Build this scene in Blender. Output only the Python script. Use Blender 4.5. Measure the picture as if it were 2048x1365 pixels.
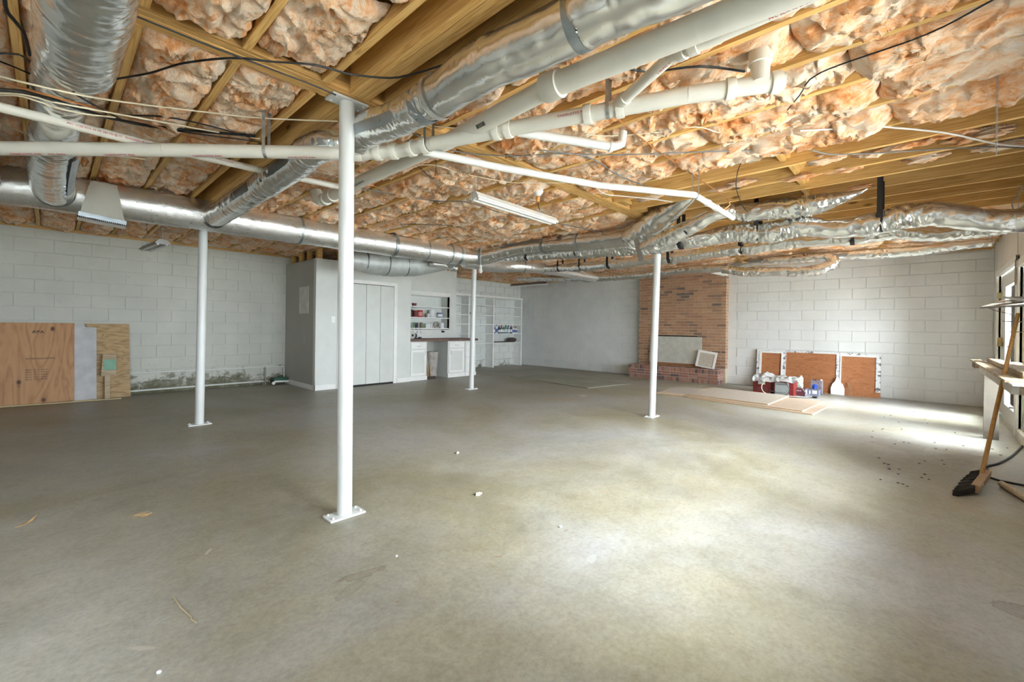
import bpy, math, random
import numpy as np
from mathutils import Vector, Matrix

# ------------------------------------------------------------------ camera, sky, sun, exposure
for o in list(bpy.data.objects): bpy.data.objects.remove(o, do_unlink=True)
SC = bpy.context.scene
COL = SC.collection
TH = math.radians(43.4); RHO = math.radians(0.75); CAMH = 1.22
R0 = Vector((math.sin(TH), -math.cos(TH), 0)); F0 = Vector((math.cos(TH), math.sin(TH), 0)); U0 = Vector((0, 0, 1))
cr, sr = math.cos(RHO), math.sin(RHO)
xr = R0*cr + U0*sr          # image right in world
yu = -R0*sr + U0*cr         # image up in world
cam_d = bpy.data.cameras.new('camera'); cam = bpy.data.objects.new('camera', cam_d); COL.objects.link(cam)
M = Matrix(((xr.x, yu.x, -F0.x, 0), (xr.y, yu.y, -F0.y, 0), (xr.z, yu.z, -F0.z, CAMH), (0, 0, 0, 1)))
cam.matrix_world = M
cam_d.sensor_width = 36; cam_d.lens = 873.6/2048*36
cam_d.shift_x = 0.0; cam_d.shift_y = -(682.5-653.7)/2048
cam_d.clip_start = 0.02; cam_d.clip_end = 200
SC.camera = cam

SKY_STRENGTH = 26.0
W = bpy.data.worlds.new('world'); SC.world = W; W.use_nodes = True
bg = W.node_tree.nodes['Background']; bg.inputs[0].default_value = (0.82, 0.91, 1.0, 1); bg.inputs[1].default_value = SKY_STRENGTH
sd = bpy.data.lights.new('sun', 'SUN'); sd.energy = 12.0; sd.angle = math.radians(28); sd.color = (0.86, 0.93, 1.0)
sun = bpy.data.objects.new('sun', sd); COL.objects.link(sun)
SUND = Vector((0.10, 0.995, -math.tan(math.radians(30)))).normalized()
sun.rotation_euler = SUND.to_track_quat('-Z', 'Y').to_euler(); sun.location = (5, -8, 6)
SC.view_settings.view_transform = 'Standard'; SC.view_settings.look = 'None'
SC.view_settings.gamma = 1.0; SC.view_settings.use_curve_mapping = False
SC.view_settings.exposure = 0.34

# openings in the window wall: a0, a1, z0, z1
OPEN = [(-2.3, -0.5, .85, 2.08), (1.45, 3.35, .85, 2.08), (3.5, 5.3, .85, 2.08), (6.35, 7.85, .0, 2.05), (8.0, 9.9, 0.0, 2.12)]  # first opening is unseen, added behind the camera to brighten the near floor
def portal(name, loc, rot, sx, sy):
    l = bpy.data.lights.new(name, 'AREA'); l.shape = 'RECTANGLE'; l.size = sx; l.size_y = sy; l.energy = 1
    l.cycles.is_portal = True
    o = bpy.data.objects.new(name, l); COL.objects.link(o); o.location = loc; o.rotation_euler = rot
for i, (a0, a1, z0, z1) in enumerate(OPEN):
    portal('portal', ((a0+a1)/2, -1.06, (z0+z1)/2), (math.radians(90), 0, 0), a1-a0, z1-z0)

# ------------------------------------------------------------------ noise
_rng = np.random.RandomState(7)
_perm = np.concatenate([_rng.permutation(256)]*3)
_grad = _rng.normal(size=(256, 3)); _grad /= np.linalg.norm(_grad, axis=1)[:, None]
def pn(x, y, z):
    x, y, z = np.broadcast_arrays(np.asarray(x, float), np.asarray(y, float), np.asarray(z, float))
    xi = np.floor(x).astype(int); yi = np.floor(y).astype(int); zi = np.floor(z).astype(int)
    xf, yf, zf = x-xi, y-yi, z-zi
    xi &= 255; yi &= 255; zi &= 255
    fx = xf*xf*xf*(xf*(xf*6-15)+10); fy = yf*yf*yf*(yf*(yf*6-15)+10); fz = zf*zf*zf*(zf*(zf*6-15)+10)
    def g(dx, dy, dz):
        h = _perm[_perm[_perm[(xi+dx) & 255] + ((yi+dy) & 255)] + ((zi+dz) & 255)]
        G = _grad[h]
        return G[..., 0]*(xf-dx) + G[..., 1]*(yf-dy) + G[..., 2]*(zf-dz)
    l = lambda a, b, t: a+(b-a)*t
    return 1.6*l(l(l(g(0,0,0), g(1,0,0), fx), l(g(0,1,0), g(1,1,0), fx), fy), l(l(g(0,0,1), g(1,0,1), fx), l(g(0,1,1), g(1,1,1), fx), fy), fz)

# ------------------------------------------------------------------ object helpers
def tag(o, label=None, cat=None, group=None, kind=None):
    if label: o['label'] = label
    if cat: o['category'] = cat
    if group: o['group'] = group
    if kind: o['kind'] = kind
    return o
def thing(name, label, cat, loc=(0,0,0), group=None, rz=0):
    o = bpy.data.objects.new(name, None); COL.objects.link(o); o.location = loc; o.rotation_euler = (0, 0, rz)
    o.empty_display_size = .1
    return tag(o, label, cat, group)
def struct(name, loc=(0,0,0)):
    o = bpy.data.objects.new(name, None); COL.objects.link(o); o.location = loc; o['kind'] = 'structure'; o.empty_display_size = .1
    return o
def link(name, me, mat, parent=None, loc=None):
    if mat is not None and not me.materials: me.materials.append(mat)
    o = bpy.data.objects.new(name, me); COL.objects.link(o)
    if parent is not None: o.parent = parent
    if loc is not None: o.location = loc
    return o
def relp(parent, p):      # world point -> parent's frame
    p = Vector(p)
    if parent is None: return p
    m = parent_world(parent)
    return m.inverted() @ p
def parent_world(o):
    m = Matrix.LocRotScale(o.location, o.rotation_euler, o.scale)
    return parent_world(o.parent) @ m if o.parent else m

class MB:
    """collects shapes in WORLD coordinates; build() makes ONE mesh object"""
    def __init__(s): s.v = []; s.f = []; s.sm = []
    def add(s, v, f, smooth=False):
        n = len(s.v); s.v += [tuple(p) for p in v]; s.f += [tuple(i+n for i in q) for q in f]; s.sm += [smooth]*len(f)
        return s
    def box(s, x0, y0, z0, x1, y1, z1, m=None):
        v = [Vector(p) for p in ((x0,y0,z0),(x1,y0,z0),(x1,y1,z0),(x0,y1,z0),(x0,y0,z1),(x1,y0,z1),(x1,y1,z1),(x0,y1,z1))]
        if m is not None: v = [m @ p for p in v]
        return s.add(v, ((3,2,1,0),(4,5,6,7),(0,1,5,4),(1,2,6,5),(2,3,7,6),(3,0,4,7)))
    def beam(s, p, q, w, h, up=(0,0,1)):     # box between two points, w sideways, h along up (centred)
        p, q = Vector(p), Vector(q); d = (q-p).normalized(); up = Vector(up)
        sd = d.cross(up).normalized(); up = sd.cross(d).normalized()
        v = []
        for c in (p, q):
            for a, b in ((-1,-1),(1,-1),(1,1),(-1,1)): v.append(c+sd*(a*w/2)+up*(b*h/2))
        return s.add(v, ((0,1,2,3),(7,6,5,4),(0,4,5,1),(1,5,6,2),(2,6,7,3),(3,7,4,0)))
    def tube(s, pts, r, seg=10, caps=True):
        v, f = tube_geo(pts, r, seg, caps); return s.add(v, f, True)
    def lathe(s, c, prof, seg=16, axis=(0,0,1)):
        c = Vector(c); ax = Vector(axis).normalized(); t = ax.orthogonal().normalized(); b = ax.cross(t)
        v = []; f = []
        for r, h in prof:
            for i in range(seg):
                a = 2*math.pi*i/seg; v.append(c+ax*h+(t*math.cos(a)+b*math.sin(a))*r)
        for j in range(len(prof)-1):
            for i in range(seg):
                k = (i+1) % seg; f.append((j*seg+i, j*seg+k, (j+1)*seg+k, (j+1)*seg+i))
        f.append(tuple(range(seg))[::-1]); f.append(tuple((len(prof)-1)*seg+i for i in range(seg)))
        return s.add(v, f, seg > 8)
    def prism(s, poly, ext):                  # poly: 3D points, ext: vector
        n = len(poly); e = Vector(ext); v = [Vector(p) for p in poly]; v += [p+e for p in v]
        f = [tuple(range(n))[::-1], tuple(range(n, 2*n))] + [(i, (i+1) % n, n+(i+1) % n, n+i) for i in range(n)]
        return s.add(v, f)
    def build(s, name, mat, parent=None, bevel=0, origin=None):
        inv = None
        if parent is not None:
            inv = parent_world(parent).inverted(); vs = [inv @ Vector(p) for p in s.v]
        else: vs = [Vector(p) for p in s.v]
        if parent is None and origin is None:
            xs = np.array([tuple(p) for p in vs]); origin = ((xs[:,0].min()+xs[:,0].max())/2, (xs[:,1].min()+xs[:,1].max())/2, xs[:,2].min())
        loc = None
        if origin is not None and parent is None:
            og = Vector(origin); vs = [p-og for p in vs]; loc = og
        me = bpy.data.meshes.new(name); me.from_pydata([tuple(p) for p in vs], [], s.f)
        me.polygons.foreach_set('use_smooth', s.sm); me.update()
        if any(s.sm): me.set_sharp_from_angle(angle=math.radians(38))
        o = link(name, me, mat, parent, loc)
        if bevel:
            md = o.modifiers.new('bevel', 'BEVEL'); md.width = bevel; md.segments = 2; md.limit_method = 'ANGLE'
        return o

def catmull(pts, step):
    P = [Vector(p) for p in pts]
    if len(P) == 2: P = [P[0], (P[0]*2+P[1])/3, (P[0]+P[1]*2)/3, P[1]]
    P = [P[0]*2-P[1]] + P + [P[-1]*2-P[-2]]
    out = []
    for i in range(1, len(P)-2):
        p0, p1, p2, p3 = P[i-1:i+3]; n = max(1, int((p2-p1).length/step))
        for k in range(n):
            t = k/n
            out.append(0.5*((2*p1)+(p2-p0)*t+(2*p0-5*p1+4*p2-p3)*t*t+(3*p1-p0-3*p2+p3)*t*t*t))
    out.append(P[-2]); return out
def frames(P):
    T = [(P[min(i+1, len(P)-1)]-P[max(i-1, 0)]).normalized() for i in range(len(P))]
    u = Vector((0, 0, 1)) if abs(T[0].z) < .9 else Vector((1, 0, 0))
    N = []
    for t in T:
        u = (u - t*u.dot(t)).normalized(); N.append(u)
    return T, N, [t.cross(n) for t, n in zip(T, N)]
def tube_geo(pts, r, seg=10, caps=True):
    P = [Vector(p) for p in pts]; T, N, B = frames(P); v = []; f = []
    for i, p in enumerate(P):
        rr = r[i] if hasattr(r, '__len__') else r
        for k in range(seg):
            a = 2*math.pi*k/seg; v.append(p + (N[i]*math.cos(a)+B[i]*math.sin(a))*rr)
    for i in range(len(P)-1):
        for k in range(seg):
            k2 = (k+1) % seg; f.append((i*seg+k, (i+1)*seg+k, (i+1)*seg+k2, i*seg+k2))
    if caps: f.append(tuple(range(seg))); f.append(tuple((len(P)-1)*seg+k for k in range(seg))[::-1])
    return v, f

def foil_tube(name, pts, r, parent, mat, step=.012, seg=44, wr=.012, pinch=(), rib=0.0, seed=0):
    """crinkled foil sleeve; r = radius or list at the control points; pinch = fractions where a strap bites"""
    P = catmull(pts, step); n = len(P)
    if hasattr(r, '__len__'):
        rc = np.interp(np.linspace(0, 1, n), np.linspace(0, 1, len(r)), r)
    else: rc = np.full(n, r)
    T, N, B = frames(P)
    A = np.linspace(0, 2*math.pi, seg, endpoint=False)
    Pn = np.array([tuple(p) for p in P]); Nn = np.array([tuple(p) for p in N]); Bn = np.array([tuple(p) for p in B])
    L = np.concatenate([[0], np.cumsum(np.linalg.norm(np.diff(Pn, axis=0), axis=1))])
    dirs = Nn[:, None, :]*np.cos(A)[None, :, None] + Bn[:, None, :]*np.sin(A)[None, :, None]
    base = Pn[:, None, :] + dirs*rc[:, None, None]
    X, Y, Z = base[..., 0]+seed*3.1, base[..., 1], base[..., 2]
    w = pn(X*3, Y*3, Z*3)*0.05
    l2 = L[:, None]; a2 = A[None, :]
    w1 = 1-np.abs(pn(l2*34+seed+pn(X*7,Y*7,Z*7)*.8, np.cos(a2)*1.1, np.sin(a2)*1.1))*2      # rings of creases
    w2 = 1-np.abs(pn(X*22, Y*22, Z*22))*2
    ww = np.clip(.35+1.3*pn(X*2.3+9, Y*2.3, Z*2.3), 0, 1.2)
    w1 = np.minimum(w1, .75)
    d = w + ((w1*.58*wr + w2*.16*wr)*ww + np.minimum(1-np.abs(pn(X*9, Y*9, Z*9+4))*3, .6)*.22*wr)/max(.05, float(rc.mean()))
    if rib: d = d + rib*np.sin(l2*2*math.pi/.03)
    for t in pinch:
        c = t*L[-1]; d = d - .16*np.exp(-((l2-c)/.03)**2) + .10*np.exp(-((np.abs(l2-c)-.12)/.06)**2)*pn(l2*60, a2*3, seed)
    Q = base + dirs*(rc[:, None]*d)[..., None]
    if parent is not None: iv = parent_world(parent).inverted(); Q = Q + np.array(iv.translation)
    v = Q.reshape(-1, 3)
    i = np.arange(n-1)[:, None]; k = np.arange(seg)[None, :]; k2 = (k+1) % seg
    f = np.stack([i*seg+k, (i+1)*seg+k, (i+1)*seg+k2, i*seg+k2], -1).reshape(-1, 4)
    me = bpy.data.meshes.new(name)
    faces = f.tolist() + [list(range(seg)), [(n-1)*seg+q for q in range(seg)][::-1]]
    me.from_pydata(v.tolist(), [], faces); me.polygons.foreach_set('use_smooth', [True]*len(faces)); me.update()
    return link(name, me, mat, parent), P

# ------------------------------------------------------------------ materials
def nt(name):
    m = bpy.data.materials.new(name); m.use_nodes = True; t = m.node_tree
    return m, t, t.nodes['Principled BSDF']
def nd(t, typ, **k):
    n = t.nodes.new(typ)
    for a, b in k.items():
        if a.startswith('i_'):
            key = a[2:]; key = int(key) if key.isdigit() else key
            n.inputs[key].default_value = b
        else: setattr(n, a, b)
    return n
def ramp(t, fac, stops):
    n = t.nodes.new('ShaderNodeValToRGB'); e = n.color_ramp.elements
    while len(e) < len(stops): e.new(.5)
    for q, (p, c) in zip(e, stops): q.position = p; q.color = (*c, 1) if len(c) == 3 else c
    t.links.new(fac, n.inputs[0]); return n.outputs[0]
def coords(t, kind='Object', scale=(1,1,1), rand=False):
    if kind == 'World': src = nd(t, 'ShaderNodeNewGeometry').outputs['Position']
    else: src = nd(t, 'ShaderNodeTexCoord').outputs[kind]
    mp = nd(t, 'ShaderNodeMapping'); mp.inputs['Scale'].default_value = scale
    t.links.new(src, mp.inputs[0])
    if rand:
        oi = nd(t, 'ShaderNodeObjectInfo'); ml = nd(t, 'ShaderNodeMath', operation='MULTIPLY', i_1=37.0); t.links.new(oi.outputs['Random'], ml.inputs[0])
        t.links.new(ml.outputs[0], mp.inputs['Location'])
    return mp.outputs[0]
def noise(t, vec, sc, det=4, rough=.55, dist=0):
    n = nd(t, 'ShaderNodeTexNoise'); n.inputs['Scale'].default_value = sc; n.inputs['Detail'].default_value = det; n.inputs['Roughness'].default_value = rough
    n.inputs['Distortion'].default_value = dist
    if vec is not None: t.links.new(vec, n.inputs['Vector'])
    return n.outputs[0]
def mixc(t, fac, a, b, mode='MIX'):
    n = nd(t, 'ShaderNodeMix', data_type='RGBA', blend_type=mode)
    def put(v, i):
        if isinstance(v, (tuple, list)): n.inputs[i].default_value = (*v, 1)
        else: t.links.new(v, n.inputs[i])
    if isinstance(fac, (int, float)): n.inputs[0].default_value = fac
    else: t.links.new(fac, n.inputs[0])
    put(a, 6); put(b, 7); return n.outputs[2]
def math_(t, op, a, b=None, c=None, clamp=False):
    n = nd(t, 'ShaderNodeMath', operation=op, use_clamp=clamp)
    for i, v in enumerate((a, b, c)):
        if v is None: continue
        if isinstance(v, (int, float)): n.inputs[i].default_value = v
        else: t.links.new(v, n.inputs[i])
    return n.outputs[0]
def bump(t, p, h, strength=.3, dist=.01, prev=None):
    n = nd(t, 'ShaderNodeBump'); n.inputs['Strength'].default_value = strength; n.inputs['Distance'].default_value = dist
    t.links.new(h, n.inputs['Height'])
    if prev is not None: t.links.new(prev, n.inputs['Normal'])
    if p is not None: t.links.new(n.outputs[0], p.inputs['Normal'])
    return n.outputs[0]
def plain(name, col, rough=.5, metal=0, var=.12, sc=8, bmp=0, rand=0, spec=.5):
    m, t, p = nt(name)
    v = coords(t, 'Object', rand=True)
    n = noise(t, v, sc)
    c = ramp(t, n, [(.3, tuple(x*(1-var) for x in col)), (.7, tuple(min(1, x*(1+var)) for x in col))])
    t.links.new(c, p.inputs['Base Color']); p.inputs['Roughness'].default_value = rough; p.inputs['Metallic'].default_value = metal
    p.inputs['Specular IOR Level'].default_value = spec
    if bmp: bump(t, p, noise(t, v, sc*8), bmp, .004)
    return m
def wood(name, light, dark, axis=1, rough=.6, knots=True, ring=1.0, var=.25):
    m, t, p = nt(name)
    s = [26.0*ring]*3; s[axis] = 1.3
    v = coords(t, 'Object', tuple(s), rand=True)
    n1 = noise(t, v, .55, 3, .5, .6)
    wv = math_(t, 'FRACT', math_(t, 'MULTIPLY', n1, 9.0))
    wv = math_(t, 'ABSOLUTE', math_(t, 'SUBTRACT', wv, .5))
    n2 = noise(t, v, 3.0, 5, .6)
    f = math_(t, 'ADD', math_(t, 'MULTIPLY', wv, .9), math_(t, 'MULTIPLY', n2, .55))
    c = ramp(t, f, [(.2, dark), (.5, tuple((a+b)/2 for a, b in zip(light, dark))), (.85, light)])
    oi = nd(t, 'ShaderNodeObjectInfo')
    tint = ramp(t, oi.outputs['Random'], [(0, (1-var,)*3), (1, (1, 1, 1))])
    c = mixc(t, 1.0, c, tint, 'MULTIPLY')
    if knots:
        s2 = [9.0]*3; s2[axis] = 3.0
        vo = nd(t, 'ShaderNodeTexVoronoi'); vo.inputs['Scale'].default_value = .55; t.links.new(coords(t, 'Object', tuple(s2), rand=True), vo.inputs['Vector'])
        k = ramp(t, vo.outputs['Distance'], [(.05, (1, 1, 1)), (.10, (0, 0, 0))])
        c = mixc(t, k, c, tuple(x*.35 for x in dark))
    t.links.new(c, p.inputs['Base Color']); p.inputs['Roughness'].default_value = rough; p.inputs['Specular IOR Level'].default_value = .3
    bump(t, p, n2, .25, .002); return m
def foil(name, col=(.88,.89,.87), rough=.19, sc=16, st=.16):
    m, t, p = nt(name); v = coords(t, 'World')
    n1 = noise(t, v, sc, 5, .65, .8); n2 = noise(t, v, sc*.28, 3, .5, 1.2)
    vo = nd(t, 'ShaderNodeTexVoronoi', feature='F1'); vo.inputs['Scale'].default_value = sc*.9; t.links.new(v, vo.inputs['Vector'])
    h = math_(t, 'ADD', math_(t, 'MULTIPLY', n1, .8), math_(t, 'MULTIPLY', n2, 1.6)); h = math_(t, 'ADD', h, math_(t, 'MULTIPLY', vo.outputs['Distance'], .12))
    bump(t, p, h, st, .012)
    c = ramp(t, n2, [(.3, tuple(x*.94 for x in col)), (.7, col)])
    t.links.new(c, p.inputs['Base Color']); p.inputs['Metallic'].default_value = .90
    rr = ramp(t, n1, [(.3, (rough*.7,)*3), (.7, (rough*1.5,)*3)]); t.links.new(rr, p.inputs['Roughness'])
    return m

JO = wood('joist_pine', (.88,.58,.22), (.58,.30,.075), 1, ring=1.8)
BEAMW = wood('beam_pine', (.85,.54,.20), (.52,.26,.065), 0, ring=1.8)
BLKW = wood('blocking_pine', (.80,.52,.18), (.55,.28,.07), 0)
SUBF = plain('subfloor_panel', (.30,.15,.06), .8, var=.3, sc=5)
FOIL = foil('duct_foil'); FOILB = foil('duct_foil_smooth', rough=.33, sc=40, st=.22); BOOTM = plain('boot_foil', (.66,.67,.60), .38, .35, var=.05, sc=8, bmp=.15)
TAPE = foil('foil_tape', (.40,.45,.48), .34, 30, .3)
TAPED = plain('dark_tape', (.07,.08,.08), .35, .3)
GREYWRAP = plain('grey_duct_wrap', (.42,.44,.42), .45, .2, var=.15, sc=6, bmp=.3)
STRAP = plain('black_strap', (.012,.012,.014), .55)
PVC = plain('white_pvc', (.66,.635,.55), .35, var=.05, sc=5)
PVCW = plain('bright_white_pvc', (.78,.775,.73), .3, var=.04, sc=5)
STEELP = plain('white_column_paint', (.66,.68,.66), .35, var=.05, sc=4, bmp=.04)
GALV = plain('galvanised_steel', (.45,.46,.45), .4, .9, var=.2, sc=30)
BLACK = plain('black_cable', (.012,.012,.013), .45)
CREAM = plain('cream_cable', (.78,.70,.50), .5)
GREYC = plain('grey_cable', (.16,.155,.15), .5)
COPPER = plain('copper_tube', (.62,.28,.10), .35, .9, var=.25, sc=6)
WHITE = plain('white_paint', (.68,.70,.655), .5, var=.05, sc=3)
WHITEG = plain('white_enamel', (.86,.86,.82), .3, var=.04)
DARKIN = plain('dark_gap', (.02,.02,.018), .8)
SHADEP = plain('shaded_partition_paint', (.42,.41,.37), .6, var=.05, sc=2)  # partition paint darkened in its colour to stand for shade on these faces
RED = plain('print_red', (.45,.04,.06), .6); INK = plain('print_black', (.03,.03,.03), .6)
# special materials ---------------------------------------------------
def make_insul():
    m, t, p = nt('pink_fibreglass'); v = coords(t, 'World'); vs = coords(t, 'World', (1, .45, 1))
    a = noise(t, vs, 5.5, 6, .62, .8); b = noise(t, vs, 17, 5, .6, 1.2); c = noise(t, v, 70, 4, .7, .5)
    f = math_(t, 'ADD', math_(t, 'MULTIPLY', a, .50), math_(t, 'MULTIPLY', b, .40)); f = math_(t, 'ADD', f, math_(t, 'MULTIPLY', c, .10))
    col = ramp(t, f, [(.32, (.48,.13,.03)), (.41, (.78,.34,.13)), (.47, (.86,.51,.28)), (.54, (.90,.69,.50)), (.66, (.93,.82,.71))])
    t.links.new(col, p.inputs['Base Color']); p.inputs['Roughness'].default_value = .95; p.inputs['Specular IOR Level'].default_value = .1
    n1 = bump(t, None, b, .8, .03); bump(t, p, noise(t, coords(t, 'World', (1, .5, 1)), 120, 3, .7, 1.5), .8, .006, n1)
    return m
INS = make_insul()
def make_concrete():
    m, t, p = nt('concrete_floor'); v = coords(t, 'World')
    a = noise(t, v, .55, 6, .6, .5); b = noise(t, v, 3.2, 6, .65); c = noise(t, v, 42, 5, .75); d = noise(t, v, 260, 2, .6)
    col = ramp(t, a, [(.36, (.285,.262,.175)), (.46, (.325,.308,.235)), (.56, (.355,.348,.30)), (.66, (.39,.39,.365))])
    col = mixc(t, .6, col, ramp(t, b, [(.30, (.74,.74,.72)), (.5, (.96,.96,.96)), (.7, (1.14,1.13,1.10))]), 'MULTIPLY')
    col = mixc(t, .5, col, ramp(t, c, [(.34, (.68,.68,.66)), (.5, (.98,.98,.98)), (.66, (1.2,1.2,1.18))]), 'MULTIPLY')
    e_ = noise(t, v, 11, 6, .7, .6); col = mixc(t, .42, col, ramp(t, e_, [(.36, (.78,.76,.72)), (.5, (1,1,1)), (.64, (1.12,1.14,1.17))]), 'MULTIPLY')
    sp = ramp(t, d, [(.27, (.45,.4,.35)), (.34, (1, 1, 1))]); col = mixc(t, .6, col, sp, 'MULTIPLY')
    sep = nd(t, 'ShaderNodeSeparateXYZ'); t.links.new(nd(t, 'ShaderNodeNewGeometry').outputs['Position'], sep.inputs[0])
    X, Y = sep.outputs[0], sep.outputs[1]
    wob = math_(t, "MULTIPLY", math_(t, "SUBTRACT", noise(t, v, 7, 5, .65), .5), 3.0)
    def blob(cx, cy, rx, ry, colr, s, ang=0., ring=False, soft=.25):
        nonlocal col
        dx = math_(t, 'SUBTRACT', X, cx); dy = math_(t, 'SUBTRACT', Y, cy); ca, sa = math.cos(ang), math.sin(ang)
        u = math_(t, 'DIVIDE', math_(t, 'ADD', math_(t, 'MULTIPLY', dx, ca), math_(t, 'MULTIPLY', dy, sa)), rx)
        w = math_(t, 'DIVIDE', math_(t, 'SUBTRACT', math_(t, 'MULTIPLY', dy, ca), math_(t, 'MULTIPLY', dx, sa)), ry)
        r = math_(t, 'ADD', math_(t, 'SQRT', math_(t, 'ADD', math_(t, 'MULTIPLY', u, u), math_(t, 'MULTIPLY', w, w))), wob)
        if ring: k = ramp(t, r, [(.0, (.30,)*3), (.70, (.34,)*3), (.88, (.8,)*3), (1.0, (0, 0, 0))])
        else: k = ramp(t, r, [(max(0, 1-soft), (1, 1, 1)), (1.0, (0, 0, 0))])
        col = mixc(t, math_(t, 'MULTIPLY', k, s), col, colr)
    for q in STAINS: blob(*q)
    t.links.new(col, p.inputs['Base Color'])
    p.inputs['Roughness'].default_value = .42; p.inputs['Specular IOR Level'].default_value = .45
    t.links.new(ramp(t, b, [(.3, (.36,)*3), (.7, (.55,)*3)]), p.inputs['Roughness'])
    n1 = bump(t, None, b, .12, .02); bump(t, p, c, .16, .006, n1); return m
STAINS = [  # x, y, rx, ry, colour, strength, angle, ring
 (*(1.058, 1.982, 0)[:2], .10, .04, (.15,.12,.07), .75, -.2, True), (*(0.959, 1.91, 0)[:2], .09, .035, (.17,.15,.08), .5, .4, True),
 (*(2.925, -0.313, 0)[:2], .10, .06, (.14,.09,.05), .7, 1.0, True), (*(6.312, 0.185, 0)[:2], .30, .20, (.17,.11,.06), .55, .5, True),
 (*(6.211, -0.229, 0)[:2], .45, .16, (.22,.15,.09), .55, 0, False, .8), (*(4.598, -0.224, 0)[:2], .5, .25, (.35,.28,.17), .5, 0, False, .9),
 (*(5.905, 4.451, 0)[:2], .7, .18, (.42,.30,.13), .45, -.9, False, .8), (*(6.553, 4.439, 0)[:2], .12, .08, (.62,.58,.45), .6, .3, False, .5),
 (*(0.587, 2.757, 0)[:2], .045, .010, (.55,.53,.46), .8, 1.0, False, .6), (*(0.257, 2.104, 0)[:2], .06, .012, (.46,.43,.36), .8, -.8, False, .5),
 (*(1.983, 1.267, 0)[:2], .05, .020, (.62,.63,.62), .5, .2, True), (*(1.612, 6.31, 0)[:2], .35, .20, (.36,.34,.26), .35, .3, False, .7),
 (*(2.422, 9.506, 0)[:2], 1.0, .10, (.48,.46,.36), .45, 0, False, .9), (*(0.131, 7.32, 0)[:2], .9, .10, (.36,.35,.30), .4, 0, False, .9),
 (*(0.981, 2.867, 0)[:2], .8, .22, (.20,.185,.12), .35, -.7, False, .9), (*(2.098, 2.734, 0)[:2], .7, .25, (.19,.175,.11), .35, -.7, False, .9),
]
FLOORM = make_concrete()
def make_block(name, col, mould=False, m0=.19, m1=-.115):
    m, t, p = nt(name); v = coords(t, 'World')
    n = noise(t, v, 2.2, 5, .6); f = noise(t, v, 60, 4, .7)
    c = ramp(t, n, [(.3, tuple(x*.90 for x in col)), (.7, col)])
    pits = ramp(t, noise(t, v, 34, 3, .6), [(.23, (.55,.53,.48)), (.28, (1, 1, 1))]); c = mixc(t, .6, c, pits, 'MULTIPLY')
    if mould:
        sep = nd(t, 'ShaderNodeSeparateXYZ'); t.links.new(nd(t, 'ShaderNodeNewGeometry').outputs['Position'], sep.inputs[0])
        z = sep.outputs[2]
        a = noise(t, v, 2.6, 8, .72, .9); b = noise(t, v, 11, 6, .7, .5)
        f1 = math_(t, 'ADD', math_(t, 'MULTIPLY', a, .62), math_(t, 'MULTIPLY', b, .38))
        fall = nd(t, 'ShaderNodeMapRange'); fall.inputs[1].default_value = 0.0; fall.inputs[2].default_value = 0.62; fall.inputs[3].default_value = m0; fall.inputs[4].default_value = m1; t.links.new(z, fall.inputs[0])
        g = math_(t, 'ADD', f1, fall.outputs[0])
        k = ramp(t, g, [(.535, (0,)*3), (.60, (.75,)*3), (.70, (1,)*3)])
        c = mixc(t, k, c, mixc(t, b, (.035,.035,.02), (.16,.15,.06)))
        g2 = math_(t, 'ADD', noise(t, v, 5, 6, .7, .6), math_(t, 'MULTIPLY', fall.outputs[0], .35)); c = mixc(t, ramp(t, g2, [(.56, (0,)*3), (.66, (.30,)*3)]), c, (.30,.29,.24))
    t.links.new(c, p.inputs['Base Color']); p.inputs['Roughness'].default_value = .6; p.inputs['Specular IOR Level'].default_value = .35
    bump(t, p, f, .35, .004); return m
BLOCK = make_block('white_block_paint', (.78,.795,.775)); BLOCKM = make_block('mouldy_block_paint', (.565,.57,.505), True); BLOCKS = make_block('spotted_block_paint', (.70,.72,.68), True, .06, -.22)
def make_brick():
    m, t, p = nt('orange_brick'); oi = nd(t, 'ShaderNodeObjectInfo'); v = coords(t, 'Object', rand=True)
    c = ramp(t, oi.outputs['Random'], [(0, (.34,.17,.10)), (.25, (.45,.26,.15)), (.5, (.40,.22,.13)), (.72, (.48,.30,.18)), (.92, (.32,.18,.11)), (1, (.15,.11,.09))])
    c = mixc(t, .55, c, ramp(t, noise(t, v, 28, 4, .7), [(.3, (.6,.58,.56)), (.7, (1.25,1.2,1.1))]), 'MULTIPLY')
    t.links.new(c, p.inputs['Base Color']); p.inputs['Roughness'].default_value = .85; bump(t, p, noise(t, v, 50), .4, .004); return m
BRICK = make_brick()
def make_brick2():
    m, t, p = nt('red_brick'); oi = nd(t, 'ShaderNodeObjectInfo'); v = coords(t, 'Object', rand=True)
    c = ramp(t, oi.outputs['Random'], [(0, (.30,.13,.09)), (.35, (.37,.18,.12)), (.6, (.42,.25,.18)), (.8, (.22,.13,.11)), (1, (.11,.09,.09))])
    c = mixc(t, .5, c, ramp(t, noise(t, v, 28, 4, .7), [(.3, (.6,.58,.56)), (.7, (1.3,1.25,1.2))]), 'MULTIPLY')
    t.links.new(c, p.inputs['Base Color']); p.inputs['Roughness'].default_value = .85; bump(t, p, noise(t, v, 50), .4, .004); return m
BRICKR = make_brick2()
MORTAR = plain('tan_mortar', (.58,.50,.38), .9, var=.12, sc=12, bmp=.3)
MORTARG = plain('pale_mortar', (.58,.52,.48), .9, var=.12, sc=12, bmp=.3)
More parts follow.
